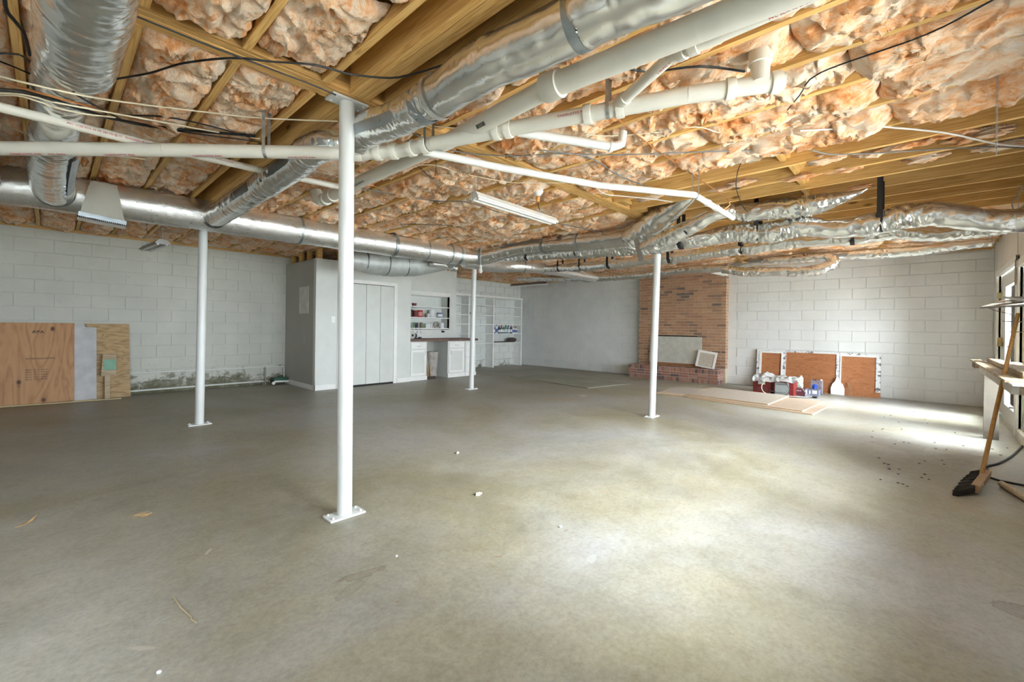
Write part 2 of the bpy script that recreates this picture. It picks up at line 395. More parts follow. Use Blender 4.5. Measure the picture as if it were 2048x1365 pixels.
def make_glass():
    m = bpy.data.materials.new('window_glass'); m.use_nodes = True; t = m.node_tree; t.nodes.remove(t.nodes['Principled BSDF'])
    tr = nd(t, 'ShaderNodeBsdfTransparent'); gl = nd(t, 'ShaderNodeBsdfGlossy'); gl.inputs['Roughness'].default_value = .02
    fr = nd(t, 'ShaderNodeFresnel'); fr.inputs[0].default_value = 1.3; mx = nd(t, 'ShaderNodeMixShader')
    t.links.new(fr.outputs[0], mx.inputs[0]); t.links.new(tr.outputs[0], mx.inputs[1]); t.links.new(gl.outputs[0], mx.inputs[2])
    t.links.new(mx.outputs[0], t.nodes['Material Output'].inputs[0]); return m
GLASS = make_glass()
def make_ply(name, light, dark, axis, sc=1.0, knots=True):
    m, t, p = nt(name)
    s = [5.0*sc]*3; s[axis] = .9*sc
    v = coords(t, 'World', tuple(s))
    n1 = noise(t, v, 1.0, 3, .5, 1.0); wv = math_(t, 'ABSOLUTE', math_(t, 'SUBTRACT', math_(t, 'FRACT', math_(t, 'MULTIPLY', n1, 8.0)), .5))
    f = math_(t, 'ADD', wv, math_(t, 'MULTIPLY', noise(t, v, 9, 4, .6), .5))
    c = ramp(t, f, [(.2, dark), (.45, tuple(a*.6+b*.4 for a, b in zip(light, dark))), (.8, light)])
    if knots:
        s2 = [3.6]*3; s2[axis] = 2.4
        vo = nd(t, 'ShaderNodeTexVoronoi'); vo.inputs['Scale'].default_value = 1.15; t.links.new(coords(t, 'World', tuple(s2)), vo.inputs['Vector'])
        c = mixc(t, ramp(t, vo.outputs['Distance'], [(.07, (1,)*3), (.13, (0,)*3)]), c, (.10,.04,.015))
    t.links.new(c, p.inputs['Base Color']); p.inputs['Roughness'].default_value = .6; return m
PLYL = make_ply('knotty_plywood', (.50,.28,.13), (.36,.17,.07), 2, .6)
PLYO = make_ply('oak_plywood', (.50,.34,.16), (.27,.16,.06), 0, 1.6, False)
DOORW = make_ply('stained_door_panel', (.43,.18,.07), (.29,.10,.035), 1, 2.4, False)
OSBM = make_ply('chipboard', (.46,.37,.28), (.34,.25,.17), 0, 5, False)
LUMB = wood('weathered_lumber', (.62,.52,.36), (.34,.24,.13), 0, knots=False)
BENCHW = plain('painted_bench_timber', (.50,.48,.42), .6, var=.15, sc=6)
def make_chip():
    m, t, p = nt('chipped_white_paint'); v = coords(t, 'World')
    k = ramp(t, noise(t, v, 14, 6, .7), [(.40, (0,)*3), (.47, (1,)*3)])
    t.links.new(mixc(t, k, (.12,.11,.10), (.76,.77,.76)), p.inputs['Base Color']); p.inputs['Roughness'].default_value = .6; return m
CHIP = make_chip()

# ------------------------------------------------------------------ setting
ZJ, ZT = 2.63, 2.865
A_MIN, A_MAX, B_MIN, B_MAX = -3.0, 10.53, -0.81, 9.60
fl = struct('floor')
MB().box(A_MIN-.2, B_MIN-.2, -.15, A_MAX+.2, B_MAX+.2, 0).build('floor_slab', FLOORM, fl)
gr = MB().box(-40, -40, -.30, 40, 40, -.16).build('ground', plain('patio_concrete', (.74,.72,.66), .8), None, origin=(0,0,-.3)); tag(gr, kind='structure')

def block_mesh(w, h, d=.010, c=.006):
    # raised face with chamfered edge; face looks to local -Y
    v = [(-w/2,0,-h/2),(w/2,0,-h/2),(w/2,0,h/2),(-w/2,0,h/2),(-w/2,-d+c*.5,-h/2),(w/2,-d+c*.5,-h/2),(w/2,-d+c*.5,h/2),(-w/2,-d+c*.5,h/2),
         (-w/2+c,-d,-h/2+c),(w/2-c,-d,-h/2+c),(w/2-c,-d,h/2-c),(-w/2+c,-d,h/2-c)]
    f = [(0,1,5,4),(1,2,6,5),(2,3,7,6),(3,0,4,7),(4,5,9,8),(5,6,10,9),(6,7,11,10),(7,4,8,11),(8,9,10,11)]
    me = bpy.data.meshes.new('masonry_unit'); me.from_pydata(v, [], f); me.update(); return me
def lay(parent, name, mat, origin, ux, rot, length, z0, z1, bw, bh, j, skip=None, depth=.010, jit=.0012, z_off=0, limit=300, stop_short=True, seedv=1):
    rnd = random.Random(seedv); cache = {}; n = 0; extra = MB(); ux = Vector(ux); og = Vector(origin)
    k = 0; z = z0
    out = Matrix.Rotation(rot, 4, 'Z') @ Vector((0, -1, 0))
    while z < z1-.02:
        h = min(bh, z1-z); s = -(bw/2 if k % 2 else 0)
        while s < length-.01:
            a, b = max(s, 0), min(s+bw, length)
            if b-a > .03 and not (skip and skip((a+b)/2, z+h/2)):
                w_, h_ = round(b-a-j, 3), round(h-j, 3)
                key = (w_, h_)
                if key not in cache:
                    cache[key] = block_mesh(w_, h_, depth, min(.006, depth*.5)); cache[key].materials.append(mat)
                c = og + ux*((a+b)/2) + Vector((0, 0, z+h/2)) + out*rnd.uniform(-jit, jit)
                if n < limit:
                    o = bpy.data.objects.new(name, cache[key]); COL.objects.link(o); o.parent = parent; o.location = c-parent.location; o.rotation_euler = (0, 0, rot); n += 1
                else:
                    m = Matrix.Translation(c) @ Matrix.Rotation(rot, 4, 'Z')
                    extra.add([m @ v.co for v in cache[key].vertices], [tuple(p.vertices) for p in cache[key].polygons])
            s += bw
        z += bh; k += 1
    if extra.v: tag(extra.build(name, mat, parent), kind='stuff')
    return n
# fireplace wall (far right)
CH0, CH1 = 3.23, 5.33
wb = struct('wall_right', (A_MAX, B_MIN, 0))
MB().box(A_MAX, B_MIN-.2, 0, A_MAX+.2, B_MAX+.2, ZT).build('wall_core', BLOCK, wb)
lay(wb, 'concrete_block', BLOCK, (A_MAX, B_MIN, 0), (0, 1, 0), math.radians(-90), B_MAX-B_MIN, .0, 2.57, .4064, .2032, .010,
    skip=lambda s, z: CH0+.02 < s+B_MIN < CH1-.02)
MB().box(A_MAX-.02, B_MIN, 2.585, A_MAX+.01, B_MAX, 2.63).build('sill_plate', BEAMW, wb)
# left wall
wa = struct('wall_left', (0, B_MAX, 0))
MB().box(A_MIN-.2, B_MAX, 0, A_MAX+.2, B_MAX+.2, ZT).build('wall_core', BLOCKM, wa)
lay(wa, 'concrete_block', BLOCKM, (-2.2, B_MAX, 0), (1, 0, 0), 0, 5.6, 0, 2.57, .4064, .2032, .008, limit=178)
lay(wa, 'concrete_block', BLOCKS, (7.15, B_MAX, 0), (1, 0, 0), 0, A_MAX-7.15, 0, 2.57, .4064, .2032, .008, limit=120, seedv=5)
MB().box(A_MIN, B_MAX-.02, 2.585, A_MAX, B_MAX+.01, 2.63).build('sill_plate', BEAMW, wa)
# window wall
wc = struct('wall_front', (0, B_MIN, 0)); m = MB(); y0, y1 = B_MIN-.2, B_MIN; x = A_MIN-.2
for a0, a1, z0, z1 in OPEN:
    m.box(x, y0, 0, a0, y1, ZT); m.box(a0, y0, z1, a1, y1, ZT)
    if z0 > 0: m.box(a0, y0, 0, a1, y1, z0)
    x = a1
m.box(x, y0, 0, A_MAX+.2, y1, ZT); m.build('wall_core', plain('cream_wall_paint', (.70,.68,.62), .6, var=.06, sc=2), wc)
wk = struct('wall_back', (A_MIN, 0, 0)); m = MB(); 
m.box(A_MIN-.2, B_MIN-.2, 0, A_MIN, B_MAX+.2, ZT); m.build('wall_core', WHITE, wk)
# windows and doors with frames and glass
def glazed(name, a0, a1, z0, z1, leaf=True, fr=.06, bottom=.06, gl=None, n=1):
    s = struct(name, ((a0+a1)/2, B_MIN, z0)); y = B_MIN
    c = MB().box(a0-.07, y-.02, z0, a0, y+.025, z1+.07).box(a1, y-.02, z0, a1+.07, y+.025, z1+.07).box(a0-.07, y-.02, z1, a1+.07, y+.03, z1+.08)
    c.build('casing', WHITEG, s)
    w = (a1-a0)/n
    for i in range(n):
        p, q = a0+i*w, a0+(i+1)*w; g0, g1, h0, h1 = gl if gl else (p+fr, q-fr, z0+bottom, z1-fr)
        f = MB().box(p, y-.075, z0+.01, g0, y-.03, z1).box(g1, y-.075, z0+.01, q, y-.03, z1).box(g0, y-.075, h1, g1, y-.03, z1).box(g0, y-.075, z0+.01, g1, y-.03, h0)
        fo = f.build('leaf_frame' if leaf else 'window_frame', WHITEG, s)
        MB().box(g0, y-.055, h0, g1, y-.049, h1).build('glass_pane', GLASS, s)
        MB().box(g0-.02, y-.032, h0-.02, g1+.02, y-.022, h0).box(g0-.02, y-.032, h1, g1+.02, y-.022, h1+.02).box(g0-.02, y-.032, h0, g0, y-.022, h1).box(g1, y-.032, h0, g1+.02, y-.022, h1).build('glazing_bead', WHITEG, s)
    return s
d1 = glazed('door_1', 8.0, 9.9, 0.0, 2.08, gl=(8.28, 9.38, .21, 1.88))
MB().box(8.06, B_MIN-.03, 1.02, 8.10, B_MIN+.02, 1.08).tube([(8.08, B_MIN+.02, 1.05), (8.08, B_MIN+.06, 1.05), (8.2, B_MIN+.06, 1.05)], .01).build('handle', GALV, d1)
MB().box(9.66, B_MIN-.03, 1.03, 9.75, B_MIN+.02, 1.08).box(9.74, B_MIN-.03, 1.02, 9.78, B_MIN+.02, 1.15).build('latch', plain('brass', (.35,.25,.10), .4, .8), d1)
MB().box(9.84, B_MIN-.03, 1.74, 9.88, B_MIN+.02, 1.83).build('hinge', plain('worn_brass', (.50,.44,.22), .4, .4), d1)
MB().box(8.3, B_MIN-.03, .27, 8.36, B_MIN+.03, .29).build('floor_bolt', GALV, d1)
glazed('door_2', 6.35, 7.85, 0.0, 2.0, gl=(6.6, 7.62, .22, 1.80))
for i, (a0, a1, z0, z1) in enumerate(OPEN[:3]): glazed('window_%d' % (i+1), a0, a1, z0, z1, leaf=False, n=2)  # the first of these is the added, out-of-view fill window
MB().box(7.87, B_MIN+.0, 1.80, 7.96, B_MIN+.035, 2.10).build('trim_1', plain('brown_stop_board', (.32,.25,.17), .7), None)['kind'] = 'structure'
MB().box(3.5, B_MIN, 0, 7.75, B_MIN+.035, .11).build('baseboard_front', plain('worn_white_board', (.62,.59,.52), .6, var=.15), None)['kind'] = 'structure'
# long recessed lintel board on the right wall
lt = MB(); P0 = (10.53, 5.931, 2.261); 
lt.box(A_MAX-.030, P0[1], 2.07, A_MAX-.010, 9.35, 2.09).box(A_MAX-.030, P0[1], 1.96, A_MAX-.010, P0[1]+.03, 2.09).box(A_MAX-.024, P0[1], 1.96, A_MAX-.010, 9.35, 1.975)
lt.build('trim_2', BLOCK, None)['kind'] = 'structure'

# ------------------------------------------------------------------ ceiling: joists, beams, insulation
ce = struct('ceiling', (0, 0, ZJ))
MB().box(A_MIN, B_MIN-.2, ZT, A_MAX+.2, B_MAX+.2, ZT+.03).build('subfloor', SUBF, ce)
spans = [(B_MIN, 2.555), (2.735, 6.24), (6.42, B_MAX)]
jm = {}
JA = [.276+.4064*k for k in range(-8, 26)]
for a in JA:
    for si, (s0, s1) in enumerate(spans):
        if si not in jm:
            L = s1-s0; mm = MB().box(-.019, -L/2, 0, .019, L/2, .235); me = bpy.data.meshes.new('joist'); me.from_pydata([tuple(v) for v in mm.v], [], mm.f); me.materials.append(JO); jm[si] = me
        if abs(a-1.29) < .15 and si < 2: continue
        o = bpy.data.objects.new('joist', jm[si]); COL.objects.link(o); o.parent = ce; o.location = (a, (s0+s1)/2, .0)
for a in (1.262, 1.303, 1.344):
    for si in (0, 1):
        o = bpy.data.objects.new('joist', jm[si]); COL.objects.link(o); o.parent = ce; o.location = (a, sum(spans[si])/2, -.004)
for bc in (2.645, 6.33):
    bo = bpy.data.objects.new('beam', None); COL.objects.link(bo); bo.parent = ce; bo.location = (0, bc, 0)
    for k in (-1, 0, 1):
        x = A_MIN
        for x2 in (-.5+k*.3, 1.29, 5.66, 8.2, A_MAX):
            MB().box(x+.002, bc+k*.042-.019, ZJ-.004+.003*abs(k), x2-.002, bc+k*.042+.019, ZT).build('ply', BEAMW, bo); x = x2
    for sgn in (-1, 1):
        x = A_MIN; 
        for x2 in (1.1, 2.6, 4.1, 5.4, 7.0, 8.9, A_MAX):
            MB().box(x+.02, bc+sgn*.071-.009, ZJ+.004, x2, bc+sgn*.071+.009, ZJ+.05).build('ledger_strip', BEAMW, bo); x = x2
# blocking between joists
for k, b in ((8, .93), (9, .90), (10, .87), (11, .90), (12, .92), (13, .9), (5, .95), (6, .92)):
    a0 = JA[0]+.4064*(k+8); 
    MB().box(a0+.020, b-.019, ZJ+.03+.01*(k % 2), a0+.386, b+.019, ZT-.02).build('blocking', BLKW, ce)
    if k in (8, 9, 10, 11): MB().box(a0+.02, b-.055, ZJ+.06, a0+.386, b-.021, ZT-.04).build('blocking', BLKW, ce)
for a0 in (3.93, 4.33, 4.73): MB().box(a0+.02, 2.46, ZJ+.01, a0+.25, 2.55, ZJ+.05).build('blocking', BLKW, ce)

def batt(a0, a1, b0, b1, seed, drop=.0, res=.016, amp=1.0, zt=2.70):
    nu = max(14, int((a1-a0)/res)); nv = max(6, int((b1-b0)/res)); hw = (a1-a0)/2; mid = (a0+a1)/2
    u = np.linspace(-1, 1, nu)[None, :]; t = np.linspace(0, 1, nv)[:, None]
    b = b0+(b1-b0)*t+0*u; s = seed*1.37
    x = mid+u*hw*(1.0+.05*pn(b*4, s, 0)); 
    wx = pn(x*5+s, b*5, 1.3)*.5; wy = pn(x*5, b*5+s, 7.7)*.5
    lo = pn(x*3+wx+s, b*2.2+wy, s)
    md = 1-np.abs(pn(x*7.5+wx*2.4, b*5.0+wy*2.4, s+3))*2.4
    fi = 1-np.abs(pn(x*19+wx*4, b*14+wy*4, s+9))*2.2
    ff = pn(x*55, b*42, s)
    dist = np.minimum(b-b0, b1-b)/(.05+.05*(1+pn(x*9, s, 2)))
    q = np.clip(dist, 0, 1)**.45
    pr = np.clip(1-np.abs(u)**5, 0, 1)**.5
    dep = (.062+drop+.036*lo*amp+.032*md*amp+.022*fi*amp+.009*ff)
    z = zt - dep*pr*q
    x = x + .016*pn(x*11, b*9, s+5)*pr*np.sign(amp) + .009*pn(x*30, b*30, s)
    y = b + .035*pn(x*9, b*9, s+8)+.010*pn(x*31, b*31, s+2)
    v = np.stack([x, y, z-ZJ], -1).reshape(-1, 3)
    i = np.arange(nv-1)[:, None]; k = np.arange(nu-1)[None, :]
    f = np.stack([i*nu+k, (i+1)*nu+k, (i+1)*nu+k+1, i*nu+k+1], -1).reshape(-1, 4)
    me = bpy.data.meshes.new('insulation_batt'); me.from_pydata(v.tolist(), [], f.tolist()); me.polygons.foreach_set('use_smooth', [True]*len(f)); me.update()
    return link('insulation_batt', me, INS, ce)
rb = random.Random(11)
for i in range(len(JA)-1):
    a0, a1 = JA[i]+.019, JA[i+1]-.019; am = (a0+a1)/2
    if a1 < -2.0: continue
    for si, (s0, s1) in enumerate(spans):
        b = s0+.01; cut = [] 
        while b < s1-.1:
            e = min(s1-.01, b+rb.uniform(.9, 1.5))
            if s1-e < .35: e = s1-.01
            cut.append((b, e)); b = e + rb.choice((.0, .0, .01, .03, .06))
        for b0, b1 in cut:
            bm = (b0+b1)/2; drop = rb.uniform(-.03, .025); amp = rb.uniform(.8, 1.25); zt = 2.70
            if si == 0 and 3.93 < am < 5.9: continue
            if si == 0 and 5.9 < am < 7.2: drop = -.05; zt = 2.80
            if si == 0 and 1.05 < am < 1.26: zt = 2.80; drop = -.02
            if si == 0 and 1.29 < am < 1.6: zt = 2.82; drop = -.02
            if am > 2.2 and si == 0 and am < 3.93: drop += .022
            d = math.hypot(am, bm); res = .013 if d < 3.6 else (.017 if d < 6 else (.026 if d < 9 else .04))
            if b1 < -.5 and am < 0: res = .05
            aa0, aa1 = a0, a1
            if si < 2:
                if a1 > 1.23 and a0 < 1.0: aa1 = 1.236
                if 1.1 < a0 < 1.45: aa0 = 1.37
            batt(aa0-.004, aa1+.004, b0, b1, i*7+si*3+b0, drop, res, amp, zt)
# torn scraps left on the bare joists
rs = random.Random(5)
def scrap(a, b, la, lb, h, seed):
    n, k = 26, 16; th = np.linspace(0, math.pi, k)[None, :]; ph = np.linspace(0, 2*math.pi, n, endpoint=False)[:, None]
    dx = np.sin(th)*np.cos(ph); dy = np.sin(th)*np.sin(ph); dz = np.cos(th)+0*ph
    r = 1+.55*pn(dx*2.4+seed, dy*2.4, dz*2.4)+.30*pn(dx*6+seed, dy*6, dz*6)
    v = np.stack([a+dx*r*la, b+dy*r*lb, .005+dz*r*h], -1).reshape(-1, 3)
    f = [(i*k+j, ((i+1) % n)*k+j, ((i+1) % n)*k+j+1, i*k+j+1) for i in range(n) for j in range(k-1)]
    me = bpy.data.meshes.new('insulation_scrap'); me.from_pydata(v.tolist(), [], f); me.polygons.foreach_set('use_smooth', [True]*len(f)); link('insulation_scrap', me, INS, ce)
for (x_, y_, z_), la, lb, h in (((4.36, 0.594, 2.64), .04, .14, .04), ((4.556, 1.309, 2.64), .03, .13, .03), ((4.758, 0.522, 2.65), .03, .12, .03), ((4.42, 0.123, 2.65), .03, .16, .035),
        ((4.837, 0.014, 2.65), .03, .12, .04), ((4.552, -0.272, 2.67), .05, .16, .04), ((4.469, 0.316, 2.66), .03, .10, .03), ((4.374, -0.115, 2.65), .03, .13, .03), ((4.909, -0.422, 2.67), .05, .15, .03),
        ((4.621, 1.513, 2.65), .02, .10, .02), ((4.745, 0.853, 2.68), .03, .14, .03), ((5.444, 0.477, 2.68), .02, .1, .02), ((5.405, 2.437, 2.68), .05, .2, .03), ((4.407, 2.157, 2.68), .05, .15, .04)):
    scrap(x_, y_, la, lb, h, rs.uniform(0, 50))
# ------------------------------------------------------------------ steel columns
def column(base, top, label, r=.046):
    t = thing('steel_column', label, 'column', base, 'white painted steel columns')
    bx, by, _ = base; tx, ty, tz = top
    MB().tube([(bx, by, .012), (tx, ty, tz-.012)], r, 28).build('shaft', STEELP, t)
    def plate(cx, cy, z0, z1, name, up):
        m = MB().box(cx-.115, cy-.06, z0, cx+.115, cy+.06, z1).build(name, STEELP, t, bevel=.002)
        for sx in (-1, 1):
            for sy in (-1, 1):
                MB().lathe((cx+sx*.09, cy+sy*.035, z1 if up else z0), [(.008, -.001), (.008, .010), (.004, .012)] if up else [(.007, .001), (.007, -.006), (.003, -.008)], 6).build('bolt', STEELP, t)
    plate(bx, by, 0, .012, 'base_plate', True); plate(tx, ty, tz-.012, tz, 'cap_plate', False)
    return t
column((1.304, 2.685, 0), (1.273, 2.66, 2.626), 'nearest white steel column, full height in front, with bolted base plate')
column((1.234, 6.282, 0), (1.26, 6.33, 2.626), 'white steel column left of centre in front of the mouldy block wall')
column((5.599, 6.356, 0), (5.62, 6.33, 2.626), 'farthest white steel column in front of the built-in shelves')
column((5.722, 2.732, 0), (5.74, 2.68, 2.626), 'white steel column right of centre in front of the brick fireplace')

# ------------------------------------------------------------------ ducts
def band(t, P, frac, r, w=.05, mat=None, name='tape_band', grow=1.045):
    n = len(P); i = min(n-2, max(1, int(frac*(n-1)))); c = P[i]; d = (P[i+1]-P[i-1]).normalized()
    MB().tube([c-d*w/2, c, c+d*w/2], [r*grow, r*grow*1.01, r*grow], 36, False).build(name, mat or TAPE, t)
def strip(t, P, f0, f1, ang, r, w=.05, mat=None, name='tape_strip'):
    n = len(P); i0, i1 = int(f0*(n-1)), int(f1*(n-1)); Q = P[i0:i1+1]; T, N, B = frames(Q); v = []; f = []
    wob = random.Random(int(ang*100))
    for i, p in enumerate(Q):
        for k in range(5):
            a = ang+(k-2)*w/r/4; v.append(p+(N[i]*math.cos(a)+B[i]*math.sin(a))*(r*1.05))
    for i in range(len(Q)-1):
        for k in range(4): f.append((i*5+k, i*5+k+1, (i+1)*5+k+1, (i+1)*5+k))
    MB().add(v, f, True).build(name, mat or TAPE, t)
def strap(t, P, frac, r, ztop=2.66, w=.045, mat=None):
    n = len(P); i = min(n-2, max(1, int(frac*(n-1)))); c = P[i]; d = (P[i+1]-P[i-1]); d.z = 0; d.normalize(); s = Vector((-d.y, d.x, 0))
    pts = []; rr = r*.97
    pts.append(c+s*(rr*.9)+Vector((0, 0, max(.02, ztop-c.z))))
    for k in range(13):
        a = math.pi*k/12; pts.append(c+s*(rr*math.cos(a))-Vector((0, 0, rr*math.sin(a))))
    pts.append(c-s*(rr*.9)+Vector((0, 0, max(.02, ztop-c.z))))
    v = []; f = []
    for i_, p in enumerate(pts):
        q = (p-c); q = q.normalized()*.004
        v += [p-d*w/2+q, p+d*w/2+q, p+d*w/2-q*.2, p-d*w/2-q*.2]
    for i_ in range(len(pts)-1):
        for k in range(4): f.append((i_*4+k, i_*4+(k+1) % 4, (i_+1)*4+(k+1) % 4, (i_+1)*4+k))
    MB().add(v, f).build('hanger_strap', mat or STRAP, t)
def duct(name, label, pts, r, bands=(), straps=(), strips=(), mat=None, wr=.012, rib=0, seed=0, step=.012, seg=44, group=None, sm=None):
    t = thing(name, label, 'duct', pts[0], group)
    rr = float(np.mean(r)); o, P = foil_tube('foil_sleeve', pts, r, t, mat or FOIL, step, seg, wr, straps, rib, seed)
    rf = (lambda q: float(np.interp(q, np.linspace(0, 1, len(r)), r))) if hasattr(r, '__len__') else (lambda q: r)
    for b in bands: band(t, P, b[0], rf(b[0]), *b[1:])
    for s in straps: strap(t, P, s, rf(s)*1.0, sm or 2.66)
    for s in strips: strip(t, P, s[0], s[1], s[2], rf((s[0]+s[1])/2), *s[3:])
    return t, P
tr, TP = duct('trunk_duct', 'long straight foil-wrapped main duct hanging across the left half of the room', [(-3, 6.0, 2.43), (-1, 6.01, 2.43), (.7, 6.02, 2.448), (2.2, 6.02, 2.452), (3.6, 6.02, 2.46), (5.02, 6.02, 2.478)], .172,
    bands=((.655, .03), (.83, .05), (.905, .02), (.965, .03), (.99, .05)), mat=FOILB, wr=.006, step=.02, seg=56, seed=1)
# register boot hanging on its front
bt = thing('register_boot', 'foil-covered flared register boot with white grille hanging on the main duct', 'vent', (.33, 5.8, 2.2))
m = MB(); top = [(0.273, 5.86, 2.529), (0.453, 5.86, 2.573)]
v = [(.255, 5.86, 2.575), (.445, 5.86, 2.575), (.455, 6.0, 2.60), (.245, 6.0, 2.60), (.175, 5.70, 2.20), (.500, 5.70, 2.165), (.500, 5.88, 2.165), (.175, 5.88, 2.20)]
sub = []
N_ = 14; ring = []
for j in range(N_+1):
    tt = j/N_; e = tt**1.6
    for k, (p, q) in enumerate(zip(v[:4], v[4:])):
        pass
grid = []
for j in range(N_+1):
    tt = j/N_; c = [Vector(p).lerp(Vector(q), tt) for p, q in zip(v[:4], v[4:])]
    for side in range(4):
        for i in range(8):
            p = c[side].lerp(c[(side+1) % 4], i/8); bul = math.sin(math.pi*i/8)*.03*(1-tt)*(1 if side == 0 else .4)
            p = p + Vector((0, -bul if side == 0 else bul*.4, .012*float(pn(p.x*22, p.z*22, side)))); grid.append(p)
f = [(j*32+i, j*32+(i+1) % 32, (j+1)*32+(i+1) % 32, (j+1)*32+i) for j in range(N_) for i in range(32)] + [tuple(range(32))[::-1]]
m.add(grid, f, True); m.build('boot_body', BOOTM, bt)
MB().beam((.17, 5.695, 2.215), (.505, 5.695, 2.18), .012, .045).build('tape_band', TAPE, bt)
MB().beam((.165, 5.79, 2.190), (.51, 5.79, 2.157), .20, .010).build('grille_frame', WHITEG, bt)
for i in range(26):
    tt = (i+.8)/27; c = Vector((.155, 5.684, 2.187)).lerp(Vector((.52, 5.684, 2.152)), tt)
    MB().box(c.x-.0035, c.y-.006, c.z-.006, c.x+.0035, c.y+.004, c.z+.010).build('grille_slot', DARKIN, bt)
# near left duct, along b
d1_, P = duct('flexible_duct', 'big silver duct overhead at the top left corner, widest near the camera', [(.085, .35, 2.478), (.084, 1.5, 2.478), (.083, 2.5, 2.47), (.078, 2.98, 2.465)], [.140, .142, .142, .138],
    bands=((.80, .03, FOILB, 'foil_collar', 1.03),), wr=.016, step=.010, seg=64, seed=3, mat=FOIL)
d2_, P = duct('flexible_duct', 'narrower silver duct running back from the top left duct to the main duct', [(.055, 2.96, 2.465), (.035, 3.4, 2.48), (.02, 3.9, 2.47), (.01, 4.25, 2.46)], [.115, .118, .112, .108],
    bands=((.35, .02, TAPE, 'tape_band', 1.02), (.97, .05, FOILB, 'foil_collar', 1.06)), wr=.012, step=.012, seed=4)
d3_, P = duct('flexible_duct', 'silver elbow duct with dark tape dropping into the main duct at far left', [(.01, 4.24, 2.46), (.0, 4.8, 2.43), (.0, 5.35, 2.41), (.01, 5.72, 2.40), (.02, 5.9, 2.43)], [.118, .125, .135, .14, .135],
    bands=((.98, .08, TAPED, 'dark_tape_band', 1.06),), strips=((.1, .95, 2.2, .07, TAPE),), wr=.016, step=.012, seed=5)
d4_, P = duct('flexible_duct', 'silver duct cut off by the left edge joining the main duct', [(-.44, 3.6, 2.46), (-.44, 4.4, 2.43), (-.44, 5.2, 2.40), (-.42, 5.75, 2.42)], [.12, .125, .125, .12], bands=((.97, .06, TAPE, 'tape_band', 1.08),), wr=.016, seed=6)
# diagonal duct passing the nearest column
P1_ = [(1.66, -.35, 2.50), (1.514, 0.898, 2.5), (1.504, 1.043, 2.495)]
dg, P = duct('flexible_duct', 'thick silver duct crossing overhead right of the nearest column', P1_+[(1.483, 1.268, 2.49), (1.446, 1.607, 2.485), (1.454, 1.994, 2.48)], [.122, .122, .122, .112, .112, .110],
    bands=((.605, .045, TAPE, 'tape_band', 1.05), (.985, .04, FOILB, 'foil_collar', 1.1)), wr=.014, step=.009, seg=56, seed=8)
dh, P = duct('flexible_duct', 'taped silver duct passing behind the nearest column', [(1.448, 1.986, 2.475), (1.438, 2.312, 2.47), (1.4, 2.667, 2.485), (1.44, 2.90, 2.475), (1.313, 3.07, 2.478), (1.278, 3.31, 2.475)], [.100, .098, .097, .097, .098, .105],
    bands=((.06, .07, TAPE, 'tape_band', 1.06),), strips=((.15, .6, -1.9, .06, TAPE), (.6, .97, -1.75, .05, TAPE)), wr=.013, step=.009, seg=50, rib=.006, seed=9)
di, P = duct('flexible_duct', 'ribbed silver duct sloping down to the main duct from behind the nearest column', [(1.281, 3.265, 2.475), (1.294, 3.512, 2.46), (1.284, 3.854, 2.44), (1.264, 4.49, 2.42), (1.271, 5.341, 2.42), (1.276, 5.982, 2.43)], [.105, .108, .105, .11, .115, .12],
    bands=((.30, .05, plain('copper_foil', (.55,.32,.12), .35, .9), 'copper_band', 1.03), (.97, .05, TAPED, 'dark_tape_band', 1.08)), strips=((.05, .75, -1.7, .07, TAPED),), wr=.014, rib=.012, step=.009, seg=50, seed=10)
# ducts to the right of the junction
dj, P = duct('flexible_duct', 'thick silver duct running right from the end of the main duct', [(5.02, 6.02, 2.478), (5.35, 5.75, 2.478), (5.4, 4.946, 2.543), (5.4, 3.774, 2.491), (5.38, 3.102, 2.461), (5.3, 2.656, 2.488)], [.165, .135, .125, .125, .13, .13],
    bands=((.10, .04), (.50, .045), (.69, .03), (.985, .06, TAPED, 'dark_tape_band', 1.05)), strips=((.18, .5, 1.15, .06, TAPE),), wr=.013, step=.014, seed=12)
dk_, P = duct('duct_elbow', 'crumpled silver duct elbow rising into the joists above the right column', [(5.25, 2.827, 2.372), (5.15, 2.515, 2.505), (5, 2.206, 2.592), (4.85, 1.969, 2.644), (4.8, 1.841, 2.707)], [.14, .15, .15, .10, .06], wr=.03, step=.01, seed=13)
hg = MB(); p0 = Vector((5.05, 2.65, 2.345)); p1 = Vector((5.05, 2.572, 2.061)); hg.beam(p0, p1, .07, .006, (1, 0, 0)); hg.build('tape_tail', TAPE, dk_)
dl, P = duct('flexible_duct', 'thin silver duct branching up from the elbow past the small white pipe', [(5.1, 2.566, 2.222), (5, 2.25, 2.285), (4.9, 1.891, 2.368), (4.85, 1.625, 2.447), (4.9, 1.453, 2.47)], [.075, .085, .085, .075, .06],
    bands=((.55, .015, BLACK, 'wire_tie', 1.0),), wr=.03, step=.01, seed=14)
dm, P = duct('flexible_duct', 'loose silver duct with grey tape ending in a torn point below the joists', [(5.3, 1.689, 2.592), (5.3, 1.442, 2.522), (5.3, 1.128, 2.505), (5.3, 0.862, 2.499), (5.3, 0.637, 2.517), (5.3, 0.482, 2.545), (5.3, 0.405, 2.572)], [.05, .09, .10, .095, .09, .05, .008],
    bands=((.62, .16, TAPE, 'tape_band', 1.04),), wr=.034, step=.01, seed=15)
